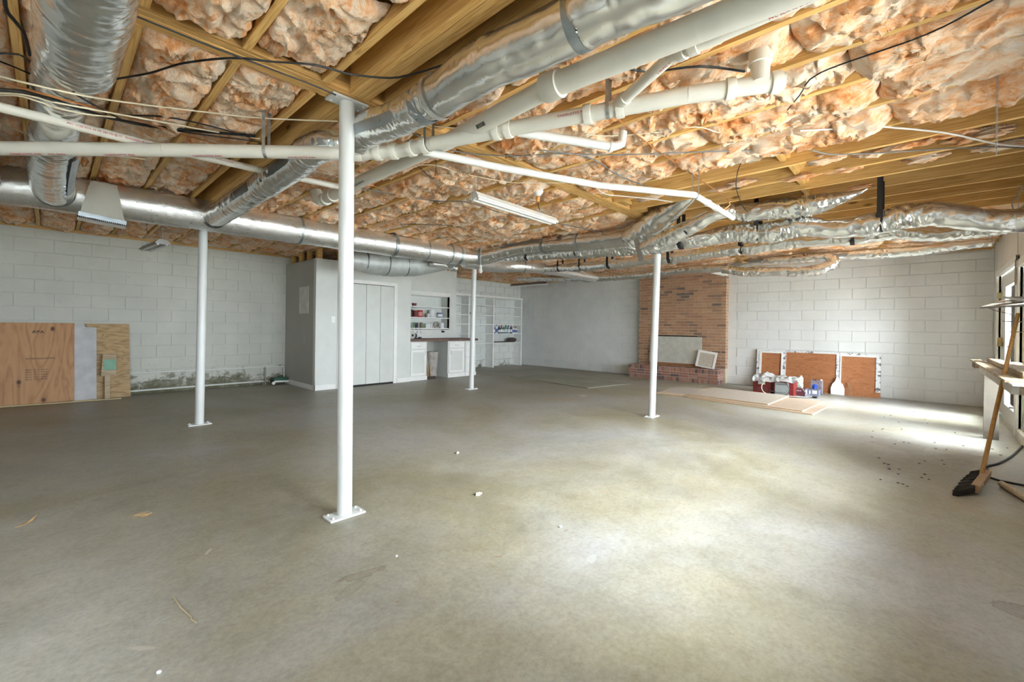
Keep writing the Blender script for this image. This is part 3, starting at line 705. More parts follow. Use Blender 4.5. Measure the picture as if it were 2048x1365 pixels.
dn, P = duct('flexible_duct', 'nearest strapped silver flexible duct sagging along the right half of the ceiling', [(5.6, 5.814, 2.477), (5.6, 4.729, 2.413), (5.5, 3.54, 2.352), (5.45, 2.873, 2.313), (5.4, 2.364, 2.298), (5.4, 1.991, 2.308), (5.4, 1.619, 2.335), (5.4, 1.291, 2.284), (5.4, 0.964, 2.313), (5.4, 0.666, 2.244), (5.4, 0.357, 2.252), (5.4, 0.033, 2.288), (5.4, -0.21, 2.221), (5.4, -0.401, 2.157), (5.4, -0.604, 2.133)],
    [.07, .07, .07, .07, .085, .09, .086, .092, .088, .093, .093, .088, .10, .098, .09], straps=(.135, .30, .56, .695, .855), wr=.034, step=.010, seed=16)
do_, P = duct('flexible_duct', 'second strapped silver flexible duct, sagging just behind the nearest strapped one', [(7.4, 6.101, 2.507), (7.2, 5.121, 2.425), (7, 4.162, 2.378), (7, 3.473, 2.385), (7, 2.895, 2.379), (7, 2.412, 2.408), (7, 1.865, 2.415), (7, 1.388, 2.443), (7, 0.968, 2.417), (7, 0.631, 2.394), (7, 0.266, 2.431), (7, -0.031, 2.354), (7, -0.352, 2.344), (7, -0.698, 2.364)],
    [.075, .078, .078, .078, .082, .078, .085, .080, .084, .086, .078, .086, .086, .07], straps=(.085, .18, .285, .45, .61, .80), wr=.030, step=.012, seed=17)
dp, P = duct('flexible_duct', 'rear silver duct with grey tape seam running above the fireplace to the window wall', [(9.7, 11.888, 2.896), (9.6, 9.62, 2.75), (9.4, 7.48, 2.572), (9.3, 5.976, 2.462), (9.3, 4.647, 2.452), (9.2, 3.694, 2.458), (9.2, 2.993, 2.452), (9.2, 2.448, 2.503), (9.2, 1.636, 2.509), (9.2, 1.061, 2.495), (9.2, 0.299, 2.473), (9.2, -0.258, 2.495), (9.2, -0.685, 2.509)],
    [.06, .06, .07, .09, .09, .09, .095, .08, .08, .075, .075, .08, .06], bands=((.285, .04), (.36, .05)), strips=((.58, .88, 1.5, .06, TAPE),), wr=.026, step=.014, seed=18)
dq, P = duct('flexible_duct', 'white-silver duct loop curling back below the rear duct over the far right wall', [(9, 2.881, 2.382), (9, 2.393, 2.306), (9, 1.903, 2.268), (9, 1.525, 2.239), (9, 1.24, 2.277), (9.05, 1.124, 2.39), (9.1, 1.221, 2.49)], [.07, .07, .07, .075, .085, .085, .06], bands=((.75, .02),), wr=.036, step=.012, seed=19)
dr, P = duct('tapered_duct', 'pale silver duct carrying on from the main duct junction towards the far wall', [(5.1, 6.0, 2.38), (6.3, 6.245, 2.453), (6.9, 6.098, 2.496), (7.8, 6.066, 2.501), (8.5, 6.014, 2.487), (9.2, 5.911, 2.448)], [.12, .14, .13, .12, .11, .10], bands=((.42, .03), (.55, .02)), wr=.010, step=.014, mat=FOILB, seed=20)
ds, P = duct('return_duct', 'bulky grey wrapped duct slung under the main duct in front of the closet', [(3.303, 6.9, 2.277), (3.699, 6.9, 2.291), (4.229, 6.9, 2.308), (4.747, 6.8, 2.348), (5.056, 6.6, 2.393), (5.17, 6.3, 2.444)], [.12, .20, .225, .20, .14, .10],
    bands=((.16, .03, TAPED, 'dark_tape_band', 1.01), (.34, .02, TAPED, 'dark_tape_band', 1.01), (.52, .02, TAPED, 'dark_tape_band', 1.01)), mat=GREYWRAP, wr=.01, seed=21)
dt, P = duct('duct_stub', 'short silver stub duct poking out from the grey wrapped duct', [(4.721, 6.5, 2.346), (5.038, 6.5, 2.345), (5.301, 6.5, 2.317)], .062, bands=((.88, .03),), mat=FOILB, wr=.006, seed=22)

# ------------------------------------------------------------------ plastic pipes
def txt(parent, s, p, d, up, size, mat, ext=.0004):
    c = bpy.data.curves.new('printed_text', 'FONT'); c.body = s; c.size = size; c.extrude = ext; c.align_y = 'CENTER'; c.space_character = 1.15
    o = bpy.data.objects.new('tmp', c); COL.objects.link(o); bpy.context.view_layer.update()
    me = bpy.data.meshes.new_from_object(o.evaluated_get(bpy.context.evaluated_depsgraph_get())); bpy.data.objects.remove(o); bpy.data.curves.remove(c)
    me.materials.clear(); me.materials.append(mat)
    d = Vector(d).normalized(); n = d.cross(Vector(up)).normalized(); u = n.cross(d).normalized()
    r = Matrix((d, u, d.cross(u))).transposed().to_4x4(); r.translation = Vector(p)
    inv = parent_world(parent).inverted(); mt = inv @ r
    me.transform(mt); q = bpy.data.objects.new('printed_text', me); COL.objects.link(q); q.parent = parent; return q
CAMP = Vector((0, 0, CAMH))
def on_pipe(P0, P1, f, r, ang=0.0):    # point on the pipe's skin that faces the camera
    P0, P1 = Vector(P0), Vector(P1); c = P0.lerp(P1, f); d = (P1-P0).normalized(); n = CAMP-c; n = (n-d*n.dot(d)).normalized()
    n = Matrix.Rotation(ang, 3, d) @ n
    return c+n*(r+.0008), d, n
def pipe(name, label, pts, r, hubs=(), mat=None, seg=20, smooth_=False, texts=(), hangers=(), hub_len=.045, cat='pipe', bars=()):
    t = thing(name, label, cat, pts[0]); P = catmull(pts, .03) if smooth_ else [Vector(p) for p in pts]
    if not smooth_:
        for a, b in zip(P[:-1], P[1:]): MB().tube([a, b], r, seg).build('pipe_run', mat or PVC, t)
        for c in P[1:-1]: MB().lathe(c, [(0, -r), (r*.7, -r*.72), (r, 0), (r*.7, r*.72), (0, r)], seg).build('bend', mat or PVC, t)
    else: MB().tube(P, r, seg).build('pipe_run', mat or PVC, t)
    def at(f):
        L = [0]
        for a, b in zip(P[:-1], P[1:]): L.append(L[-1]+(b-a).length)
        s = f*L[-1]
        for i in range(len(P)-1):
            if s <= L[i+1]+1e-9: return P[i].lerp(P[i+1], (s-L[i])/max(1e-6, L[i+1]-L[i])), (P[i+1]-P[i]).normalized(), P[i], P[i+1]
        return P[-1], (P[-1]-P[-2]).normalized(), P[-2], P[-1]
    for f in hubs:
        c, d, _, _ = at(f); h = hub_len
        MB().lathe(c, [(r*1.02, -h), (r*1.22, -h+.002), (r*1.24, h-.004), (r*1.20, h), (r*1.02, h)], seg, d).build('coupling', mat or PVC, t)
    for f in hangers:
        c, d, _, _ = at(f); s = d.cross(Vector((0, 0, 1))).normalized(); v = []; ff = []; pts_ = [c+s*r*1.05+Vector((0, 0, 2.66-c.z))]
        for k in range(11): a = math.pi*k/10; pts_.append(c+s*(r*1.06*math.cos(a))+s.cross(d)*(-1)*(r*1.06*math.sin(a))*(1 if s.cross(d).z > 0 else -1))
        pts_.append(c-s*r*1.05+Vector((0, 0, 2.66-c.z)))
        for p in pts_: v += [p-d*.010, p+d*.010]
        for i in range(len(pts_)-1): ff.append((2*i, 2*i+1, 2*i+3, 2*i+2))
        MB().add(v, ff).build('perforated_strap', GALV, t)
    for s_, f, size, mt, ang in texts:
        c, d, a, b = at(f); R_ = Vector(d)
        if R_.dot(R0) < 0: R_ = -R_
        n = CAMP-c; n = (n-d*n.dot(d)).normalized(); n = Matrix.Rotation(ang, 3, R_) @ n
        u = n.cross(R_); 
        if u.z < 0: pass
        txt(t, s_, c+n*(r+.0012), R_, u if u.length else (0,0,1), size, mt)
    for f, n_, w in bars:
        c, d, a, b = at(f); n = CAMP-c; n = (n-d*n.dot(d)).normalized(); u = n.cross(d).normalized(); rb_ = random.Random(3)
        m = MB(); x = 0
        for k in range(n_):
            ww = rb_.choice((.002, .003, .005)); p = c+d*x+n*(r*1.0+.0006)+u*r*.1
            m.beam(p-u*.012, p+u*.012, ww, .0012, tuple(n)); x += ww+rb_.choice((.003, .004))
        m.build('printed_barcode', INK, t)
    return t, at
p1, at1 = pipe('drain_pipe', 'long white drain pipe crossing behind the nearest column at half ceiling height', [(-0.351, 4.314, 2.285), (0.503, 3.601, 2.34), (1.462, 2.851, 2.405)], .0425, hubs=(.985,), hangers=(.74,), mat=PVC,
    texts=(('CHARLOTTE PIPE     PVC DWV', .10, .020, RED, .85), ('CHARLOTTE PIPE', .33, .020, RED, .85), ('CHARLOTTE PIPE', .55, .020, RED, .85), ('CHARLOTTE PIPE', .80, .020, RED, .85)))
p2, _ = pipe('drain_pipe', 'white drain pipe with wye fittings rising right from the nearest column to a capped end', [(1.462, 2.864, 2.405), (1.63, 2.615, 2.41), (1.712, 2.357, 2.415), (2.132, 1.319, 2.44), (2.294, 0.92, 2.452), (2.501, 0.522, 2.46)], .0445,
    hubs=(.055, .10, .155, .20, .40, .43, .62, .69, .905, .985), hangers=(.21, .665), mat=PVC, texts=(('CHARLOTTE PIPE', .555, .020, RED, -.4),), hub_len=.022)
pv = (2.432, 0.612, 2.46)
p3, _ = pipe('vent_riser', 'short vertical white pipe rising from the capped end of the drain pipe', [pv, (pv[0], pv[1], 2.74)], .044, hubs=(.45,), mat=PVC, hub_len=.035)
p4, _ = pipe('waste_pipe', 'thickest white waste pipe running from the top right overhead down to centre ceiling', [(1.758, 0.239, 2.395), (1.762, 0.661, 2.42), (1.741, 1.184, 2.435), (1.733, 1.395, 2.44)], .057, hubs=(.985,), mat=PVC, seg=28, hub_len=.05)
p5, _ = pipe('waste_pipe', 'printed white waste pipe with a barcode passing behind the drain pipe to a far elbow', [(1.733, 1.395, 2.44), (1.84, 2.338, 2.47), (1.889, 3.677, 2.495), (1.94, 4.542, 2.51)], .052, hubs=(.93, .985), mat=PVC, bars=((.16, 12, 0),),
    texts=(('NSF-DWV ASTM D 2665 PVC-1120', .33, .022, INK, .0), ('SCH 40 ASTM D 1785 NSF-DWV PVC', .80, .022, INK, .15)), hub_len=.035)
pe = (1.946, 4.591, 2.51); MB().tube([pe, (pe[0]-.03, pe[1]+.05, 2.53), (pe[0]-.04, pe[1]+.07, 2.62)], .060, 20).build('elbow', PVC, p5)
p6, _ = pipe('branch_pipe', 'small white branch pipe running beside the thickest waste pipe and down to a wye', [(1.915, 0.203, 2.46), (1.923, 0.518, 2.46), (1.93, 0.757, 2.46), (1.963, 0.875, 2.475), (2.127, 1.222, 2.45), (2.154, 1.294, 2.44)], .030, hubs=(.48, .53, .90), mat=PVC, seg=18, hub_len=.02,
    texts=(('PVC SCH 40 D-2665 NSF-PW DWV', .22, .016, RED, .7), ('2 IN PVC SCHEDULE 40', .66, .016, RED, .6)))
p7, _ = pipe('branch_pipe', 'short white branch pipe with an upturned elbow right of the wye', [(1.983, 1.85, 2.43), (2.507, 1.49, 2.4), (2.546, 1.448, 2.42), (2.562, 1.447, 2.5)], .027, hubs=(.80,), mat=PVCW, seg=16, hub_len=.012)
p8, _ = pipe('condensate_pipe', 'thin bright white pipe running right from the drain fitting to above the right column', [(1.725, 2.483, 2.4), (2.252, 2.271, 2.385), (3.039, 1.917, 2.37), (3.731, 1.43, 2.355), (3.848, 1.423, 2.35), (4.651, 1.397, 2.33)], .026, hubs=(.80, .86), mat=PVCW, seg=16, hub_len=.02, hangers=(.72,))
p9, _ = pipe('supply_pipe', 'thin white printed pipe slanting from the left edge behind the long drain pipe', [(-0.236, 3.466, 2.315), (0.422, 3.773, 2.405), (1.248, 3.979, 2.48), (1.886, 3.96, 2.5)], .026, mat=PVC, seg=16,
    texts=(('PVC 1120 SCH 40 PR 280 PSI @ 73', .14, .016, RED, -.2), ('SCHEDULE 40 NSF-PW D-1785', .27, .016, RED, -.2), ('CHARLOTTE PIPE', .52, .014, RED, -.3)))
def wire(label, pts, r=.004, mat=None, name='electrical_cable', cat='cable', group=None):
    P = catmull(pts, .05); o = MB().tube(P, r, 8).build(name, mat or BLACK); return tag(o, label, cat, group)
Zc = 2.60
wire('black cable drooping from the top left duct across the beam towards the thick duct', [(0.22, 3.294, 2.56), (0.362, 3.088, 2.58), (0.476, 2.847, 2.588), (0.643, 2.599, 2.588), (0.776, 2.497, 2.588), (0.948, 2.352, 2.588), (1.106, 2.28, 2.58), (1.263, 2.136, 2.57), (1.336, 2.005, 2.575), (1.417, 1.808, 2.588), (1.516, 1.54, 2.588)], .0055)
wire('black cable lying along the underside of the beam at upper left', [(0.235, 2.577, 2.588), (0.53, 2.58, 2.588), (0.95, 2.559, 2.588), (1.158, 2.564, 2.588)], .0045)
wire('black cable dropping past the left joist beside the top left duct', [(-0.144, 2.786, 2.588), (-0.143, 2.977, 2.588), (-0.102, 3.102, 2.588), (-0.084, 3.364, 2.588)], .008)
wire('upper black cable at the left edge crossing under the rim of the big duct', [(-0.22, 3.435, 2.56), (-0.122, 3.4, 2.588), (-0.038, 3.255, 2.48), (0.11, 3.073, 2.33), (0.257, 3.402, 2.42), (0.514, 3.693, 2.588), (0.751, 3.623, 2.588), (0.998, 3.622, 2.588)], .005)
wire('lower black cable at the left edge slanting down behind the big duct', [(-0.226, 3.533, 2.58), (-0.089, 3.622, 2.588), (0.092, 3.778, 2.58), (0.244, 3.878, 2.58), (0.391, 3.981, 2.588), (0.681, 3.866, 2.588), (1.074, 3.655, 2.588)], .0045)
wire('cream cable crossing the full left ceiling to the nearest column', [(-0.209, 3.27, 2.4), (-0.075, 3.063, 2.33), (0.09, 2.997, 2.32), (0.29, 3.179, 2.42), (0.655, 3.425, 2.588), (0.948, 3.229, 2.588), (1.318, 2.889, 2.588)], .0045, CREAM)
wire('thin cream cable continuing right of the nearest column to the printed waste pipe', [(1.721, 2.515, 2.588), (1.897, 2.385, 2.588), (2.195, 2.12, 2.588), (2.535, 1.81, 2.588), (2.739, 1.63, 2.588), (2.901, 1.352, 2.588), (2.99, 1.139, 2.588), (3.191, 1.05, 2.588), (3.357, 0.936, 2.588)], .0035, CREAM)
wire('pair of cream cables below the copper tube at the left edge', [(-0.229, 3.603, 2.42), (-0.105, 3.291, 2.35), (0.007, 3.224, 2.33), (0.144, 3.209, 2.34), (0.407, 3.439, 2.45), (0.771, 3.717, 2.588), (1.057, 3.595, 2.588)], .0045, CREAM)
wire('second of the paired cream cables, slightly lower, at the left edge', [(-0.232, 3.643, 2.42), (-0.106, 3.32, 2.35), (0.007, 3.3, 2.33), (0.119, 3.309, 2.34), (0.251, 3.471, 2.42)], .0045, CREAM)
wire('cream cable running from the left edge under the white supply pipe', [(-0.272, 4.292, 2.48), (-0.109, 4.57, 2.52), (0.15, 4.848, 2.56), (0.536, 4.784, 2.588)], .0045, CREAM)
wire('reddish copper tube slanting across the left ceiling', [(-0.216, 3.387, 2.42), (-0.01, 3.15, 2.33), (0.289, 3.402, 2.42), (0.635, 3.942, 2.588), (0.885, 3.95, 2.588)], .006, COPPER, 'copper_tube', 'tube')
wire('bundle of thick black cables at the left edge above the white supply pipe', [(-0.229, 3.6, 2.44), (-0.08, 3.269, 2.36), (0.043, 3.236, 2.34), (0.232, 3.502, 2.42), (0.543, 3.901, 2.588), (1.015, 3.566, 2.588)], .010)
wire('copper tube slanting down to the silver duct above the right column', [(2.468, 1.471, 2.588), (3.058, 1.502, 2.588), (4.056, 1.502, 2.58), (4.743, 1.479, 2.56), (4.784, 1.467, 2.5), (4.75, 1.514, 2.45)], .006, COPPER, 'copper_tube', 'tube')
wire('bright white cable crossing the bare joists at upper right', [(3.519, 0.636, 2.588), (3.767, 0.268, 2.588), (3.852, 0.183, 2.588), (4.204, -0.087, 2.588), (4.671, -0.354, 2.588), (4.923, -0.546, 2.588)], .006, PVCW)
wire('grey cable sagging across the bare joists at right', [(2.586, 2.173, 2.588), (2.863, 1.993, 2.588), (3.148, 1.67, 2.588), (3.433, 1.275, 2.588), (3.743, 0.868, 2.588), (3.894, 0.67, 2.588), (4.154, 0.534, 2.588), (4.391, 0.207, 2.588), (4.583, -0.122, 2.588), (4.759, -0.361, 2.588), (4.963, -0.551, 2.588)], .005, GREYC)
wire('black cable hanging from the insulation to the loose silver duct', [(3.8, 1.072, 2.588), (4.102, 1.2, 2.59), (4.577, 1.346, 2.58), (4.972, 1.392, 2.5), (4.866, 1.324, 2.42)], .004)
wire('thin black cable slanting down from the top right corner', [(2.636, -0.208, 2.588), (2.755, 0.013, 2.588), (2.794, 0.418, 2.588), (2.98, 0.541, 2.588), (3.132, 0.633, 2.588)], .004)
wire('dark flat cable crossing between the two big white pipes', [(1.745, 1.408, 2.588), (1.869, 1.34, 2.59), (1.902, 1.285, 2.588), (2.064, 1.159, 2.588), (2.185, 1.078, 2.588), (2.312, 0.864, 2.588), (2.516, 0.706, 2.588)], .006)
wire('cable with a tan loop hanging above the strip light at centre', [(1.715, 2.658, 2.588), (2.123, 2.696, 2.588), (2.492, 2.458, 2.588), (2.871, 1.999, 2.588), (3.506, 2.005, 2.588), (4.274, 1.93, 2.588), (4.473, 1.937, 2.588)], .005, GREYC)
wire('long grey cable from the far elbow to the hanging strip light', [(2.02, 4.134, 2.588), (2.475, 4.056, 2.588), (2.886, 3.915, 2.588), (2.955, 3.451, 2.5), (3.758, 3.694, 2.58), (4.242, 3.309, 2.5), (5.03, 3.321, 2.55), (5.778, 3.209, 2.588)], .005, GREYC)
wire('white cable curling down beside the notched beam at centre', [(3.515, 2.328, 2.588), (3.856, 2.372, 2.58), (4.015, 2.292, 2.58), (4.312, 2.109, 2.58), (4.596, 1.99, 2.588)], .005, PVCW)
wire('cream cable running above the strip light from the drain fitting', [(1.87, 3.831, 2.588), (2.18, 3.106, 2.588), (2.503, 3.031, 2.588), (2.942, 2.898, 2.588), (3.119, 2.739, 2.588), (3.336, 2.489, 2.588)], .0035, CREAM)
wire('reddish wire slanting over the insulation at centre left', [(1.591, 3.919, 2.588), (2.249, 3.964, 2.588), (2.944, 4.088, 2.588), (3.785, 4.17, 2.588)], .003, COPPER)
wire('black wire looping from the insulation right of the nearest column', [(2.151, 3.174, 2.588), (2.274, 3.238, 2.58), (2.425, 3.325, 2.58), (2.315, 3.132, 2.588), (2.188, 2.962, 2.588)], .003)
wire('thin black cable along the insulation above the main duct', [(3.232, 5.161, 2.588), (3.745, 4.734, 2.588), (4.6, 4.621, 2.588), (4.782, 4.187, 2.588)], .003)
wire('thin dark wire drooping across the far right block wall', [(10.674, 3.514, 2.42), (10.692, 3.364, 2.25), (11.128, 3.114, 2.2), (11.102, 2.742, 2.27), (10.805, 2.446, 2.48)], .004)
wire('white wires in the top corner above the glass door', [(10.3, -0.768, 2.568), (10.45, -0.824, 2.462), (9.6, -0.839, 2.528), (8.6, -0.879, 2.59)], .004, CREAM)
wire('grey wire hanging at the top right above the window wall', [(6.19, -0.65, 2.588), (6.67, -0.656, 2.588), (6.976, -0.655, 2.588), (7.122, -0.68, 2.55)], .005, GREYC)

# hanging chain
ch = thing('hanging_chain', 'thin steel chain hanging from the joists at upper right', 'chain', (3.501, -0.271, 2.6))
c0 = Vector((3.531, -0.273, 2.62)); tlen = 0
cT, cB = c0, Vector((c0.x, c0.y, 0)); 
zb = 2.190; nL = 34
me_l = None
for i in range(nL):
    z = 2.62-(2.62-zb)*(i+.5)/nL; h = (2.62-zb)/nL*.75; pts = []
    for k in range(12):
        a = 2*math.pi*k/12; u = .0045*math.sin(a); w = h*math.cos(a)
        pts.append(Vector((u if i % 2 else 0, 0 if i % 2 else u, w)))
    if i < 2:
        me = MB().tube([p for p in pts]+[pts[0]], .0013, 5, False)
        mm = bpy.data.meshes.new('chain_link'); mm.from_pydata(me.v, [], me.f); mm.materials.append(GALV)
        if i == 0: mA = mm
        else: mB_ = mm
    o = bpy.data.objects.new('link', mB_ if i % 2 else mA); COL.objects.link(o); o.parent = ch; o.location = Vector((c0.x, c0.y, z))-ch.location

# ------------------------------------------------------------------ strip lights
def strip_light(label, p, q, chain=2.64, tubes=True, w=.11, mat=None):
    p, q = Vector(p), Vector(q); t = thing('strip_light', label, 'light', p); d = (q-p).normalized(); s = d.cross(Vector((0,0,1))).normalized(); u = Vector((0,0,1))
    L = (q-p).length
    poly = [(-w/2, 0), (-w/2, .012), (-w*.22, .055), (w*.22, .055), (w/2, .012), (w/2, 0), (w*.46, 0), (w*.14, .040), (w*.10, -.006), (-w*.10, -.006), (-w*.14, .040), (-w*.46, 0)]
    MB().prism([p+s*a+u*b for a, b in poly], d*L).build('housing', mat or WHITEG, t)
    for e in (p, q): 
        MB().prism([e+s*a+u*b for a, b in ((-w/2, -.004), (-w/2, .014), (-w*.22, .057), (w*.22, .057), (w/2, .014), (w/2, -.004))], d*.004).build('end_cap', mat or WHITEG, t)
    if tubes:
        for a in (-w*.29, w*.29): MB().tube([p+s*a+u*-.004+d*.02, q+s*a-u*.004-d*.02], .013, 12).build('tube', PVCW, t)
    for f in (.04, .96):
        c = p+d*(L*f)+u*.055
        if chain-c.z > .02: MB().tube([c, Vector((c.x, c.y, chain))], .0025, 6).build('hanger_chain', GALV, t)
    return t
strip_light('white two-tube strip light hanging by chains at the centre of the ceiling', (2.506, 2.848, 2.33), (3.689, 2.891, 2.33))
GRL = plain('aged_grey_enamel', (.34,.33,.31), .45)
strip_light('grey strip light seen end on above the left block wall', (0.884, 7.683, 2.19), (0.952, 6.871, 2.19), w=.15, mat=GRL)
strip_light('dark strip light at the far corner above the shelf unit', (7.7, 7.299, 2.2), (7.724, 6.216, 2.2), mat=plain('brown_enamel', (.16,.13,.11), .5))
strip_light('small white strip light hanging in front of the brick chimney top', (9.202, 3.345, 2.43), (10.367, 3.243, 2.43))
lh = thing('lamp_holder', 'white porcelain lamp holder with an orange socket near the centre strip light', 'light', (3.435, 2.905, 2.6)); c = (3.411, 2.885, 2.58)
MB().lathe((c[0], c[1], 2.60), [(.05, .03), (.055, .0), (.045, -.015), (.022, -.045)], 20).build('porcelain_base', WHITEG, lh)
MB().lathe((c[0], c[1], 2.53), [(.018, .02), (.018, -.02), (.012, -.03)], 14).build('socket', plain('orange_plastic', (.75,.28,.05), .5), lh)
MB().tube([(c[0], c[1], 2.50), (c[0]+.01, c[1], 2.45), (c[0]+.03, c[1], 2.42)], .004, 6).build('pull_cord', BLACK, lh)
lb = thing('lamp_holder', 'small white bulb on a socket below the main duct junction', 'light', (5.214, 5.7, 2.171)); c = (5.2, 5.7, 2.241)
MB().tube([(c[0], c[1], c[2]+.05), (c[0], c[1], 2.62)], .006, 8).build('stem', GALV, lb)
MB().lathe(c, [(.02, .06), (.025, .02), (.024, 0)], 14).build('socket', WHITEG, lb); MB().lathe(c, [(.018, 0), (.034, -.03), (.036, -.055), (.02, -.085), (.0, -.092)], 16).build('bulb', PVCW, lb)
# ------------------------------------------------------------------ closet partition (front left)
CX0, CX1, CY, CZ = 3.335, 5.37, 8.10, 2.43
cl = struct('wall_closet', (CX0, CY, 0))
DX0, DX1 = 4.02, 4.95
m = MB().box(CX0, CY, 0, 3.86, CY+.1, CZ).box(3.86, CY, 2.05, DX0, CY+.1, CZ-.06).box(DX0, CY, 2.03, DX1, CY+.1, CZ-.06).box(DX1, CY, 0, CX1, CY+.1, ZJ)
m.box(3.86, CY, 0, DX0, CY+.1, 2.05)
m.build('front_panel', WHITE, cl)
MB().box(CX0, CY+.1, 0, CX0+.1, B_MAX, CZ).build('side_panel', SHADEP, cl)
MB().box(CX0-.006, 8.42, 1.42, CX0+.001, 8.86, 1.93).build('paint_patch', plain('lighter_patch_paint', (.68,.67,.63), .6), cl)
MB().box(CX0-.008, 8.60, .86, CX0+.001, 8.67, 1.0).build('cover_plate', SHADEP, cl)
MB().box(CX1-.1, CY+.1, 0, CX1, B_MAX, ZJ).build('side_panel', WHITE, cl)
m = MB()
for x0 in (3.36, 3.75, 4.15, 4.55, 4.95): m.box(x0, CY+.005, CZ, x0+.09 if x0 < 3.4 else x0+.04, CY+.095, ZJ)
for y in (8.5, 8.9, 9.3): m.box(CX0+.005, y, CZ, CX0+.095, y+.04, ZJ)
m.build('top_stud', BLKW, cl)
m = MB().box(CX0-.012, CY-.012, 0, 3.72, CY, .09).box(CX0-.012, CY-.012, 0, CX0, 9.55, .09).box(DX1+.09, CY-.012, 0, CX1, CY, .09)
o = m.build('baseboard_closet', WHITEG, None, origin=(CX0, CY, 0)); tag(o, kind='structure')
sw = thing('light_switch', 'white light switch plate on the closet front wall', 'switch', (3.66, CY, 1.3))
MB().box(3.625, CY-.006, 1.25, 3.695, CY, 1.37).build('plate', WHITEG, sw); MB().box(3.655, CY-.016, 1.30, 3.668, CY-.006, 1.325).build('toggle', WHITEG, sw)
d = struct('door_4', (3.9, CY, 0))
MB().box(3.74, CY-.018, 0, 3.80, CY, 2.05).box(3.74, CY-.018, 2.05, 3.942, CY, 2.11).build('casing', WHITEG, d)
MB().box(3.80, CY-.004, .01, 3.94, CY+.0, 2.05).build('door_slab', WHITE, d)
MB().lathe((3.845, CY-.005, .96), [(.012, 0), (.012, .02), (.026, .03), (.028, .045), (.018, .06)], 14, (0, -1, 0)).build('knob', plain('dark_brass', (.12,.09,.05), .4, .7), d)
bf = thing('bifold_door', 'white two-panel folding closet door with small round knob', 'door', ((DX0+DX1)/2, CY, 0))
n = 3; w = (DX1-DX0)/n
for i in range(n):
    MB().box(DX0+i*w+.003, CY-.006-.001*i, .035, DX0+(i+1)*w-.003, CY+.02, 2.02).build('door_leaf', WHITE, bf, bevel=.002)
MB().lathe((DX0+2*w+.02, CY-.008, .92), [(.007, 0), (.007, .012), (.016, .02), (.014, .03)], 12, (0, -1, 0)).build('knob', WHITEG, bf)
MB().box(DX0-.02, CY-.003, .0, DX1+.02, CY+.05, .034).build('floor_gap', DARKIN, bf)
MB().box(DX0-.075, CY-.018, 0, DX0, CY, 2.03).box(DX1, CY-.018, 0, DX1+.075, CY, 2.03).box(DX0-.075, CY-.018, 2.03, DX1+.075, CY, 2.10).build('trim_3', WHITEG, None)['kind'] = 'structure'

# workshop alcove wall with recessed shelves
AY = 8.75; al = struct('wall_alcove', (5.37, AY, 0)); SX0, SX1 = 5.50, 6.92
zs = [1.16, 1.42, 1.68, 1.965]
m = MB().box(5.37, AY, 0, SX0, AY+.06, ZJ).box(SX1, AY, 0, 7.16, AY+.06, ZJ).box(SX0, AY, zs[3]+.05, SX1, AY+.06, ZJ).box(SX0, AY, 0, SX1, AY+.06, zs[0]-.04)
m.build('wall_panel', WHITE, al)
rs_ = thing('recessed_shelves', 'white recessed shelf box in the alcove wall above the workbench', 'shelf', ((SX0+SX1)/2, AY, zs[0]))
MB().box(SX0, AY+.30, zs[0]-.04, SX1, AY+.32, zs[3]+.05).build('back_panel', WHITE, rs_)
MB().box(SX0-.02, AY, zs[0]-.04, SX0, AY+.32, zs[3]+.05).box(SX1, AY, zs[0]-.04, SX1+.02, AY+.32, zs[3]+.05).build('side_panel', WHITE, rs_)
for i, z in enumerate(zs): MB().box(SX0, AY-.012, z-.025, SX1, AY+.30, z).build('shelf_board', WHITEG, rs_)
MB().box(SX0-.05, AY-.02, zs[3], SX1+.05, AY-.001, zs[3]+.07).build('top_trim', WHITEG, rs_)

# cans, tins and jars
def can(x, y, z, r, h, body, label, lid=None, lab=None, cat='can', name='paint_can', group=None, handle=False):
    t = thing(name, label, cat, (x, y, z), group)
    MB().lathe((x, y, z), [(r*.97, 0), (r, .004), (r, h-.006), (r*1.03, h-.003), (r*1.03, h)], 18).build('can_body', body, t)
    MB().lathe((x, y, z+h), [(r*.92, -.004), (r*.92, .002), (r*.5, .003)], 18).build('lid', lid or GALV, t)
    if lab: 
        a = [(r*1.008, h*.18), (r*1.008, h*.75)]; MB().lathe((x, y, z), a, 18).build('paper_label', lab, t)
    return t
def col(name, c, **k): return plain(name, c, k.pop('rough', .45), **k)
REDC = col('red_can', (.50,.03,.03)); BLKC = col('black_can', (.03,.025,.03)); DKR = col('maroon_can', (.16,.04,.04)); WHC = col('white_can', (.75,.77,.76)); BLUC = col('blue_can', (.10,.14,.32)); GRNC = col('green_can', (.12,.25,.12)); TEAL = col('teal_bottle', (.10,.32,.33)); GRYC = col('grey_tin', (.30,.31,.30)); BRN = col('brown_tin', (.22,.15,.09)); DBL = col('dark_blue_bottle', (.03,.05,.12))
z1 = zs[1]
can(5.70, AY+.10, z1, .055, .15, GRYC, 'dull grey tin at the left of the middle recessed shelf')
can(5.83, AY+.10, z1, .070, .17, BLKC, 'black paint can with pale label on the middle recessed shelf', lab=DKR)
can(5.99, AY+.10, z1, .062, .155, DKR, 'dark maroon can between the black and red cans')
can(6.12, AY+.10, z1, .070, .165, REDC, 'bright red paint can on the middle recessed shelf', lab=col('pink_label', (.65,.25,.22)))
can(6.29, AY+.08, z1, .030, .10, BRN, 'small brown bottle right of the red can', name='small_bottle', cat='bottle')
can(6.36, AY+.10, z1, .032, .09, WHC, 'tiny white jar right of the brown bottle', name='small_jar', cat='jar')
can(6.50, AY+.13, z1, .085, .19, WHC, 'tall white bucket with dark rim on the middle recessed shelf', lid=DBL, name='white_bucket', cat='bucket')
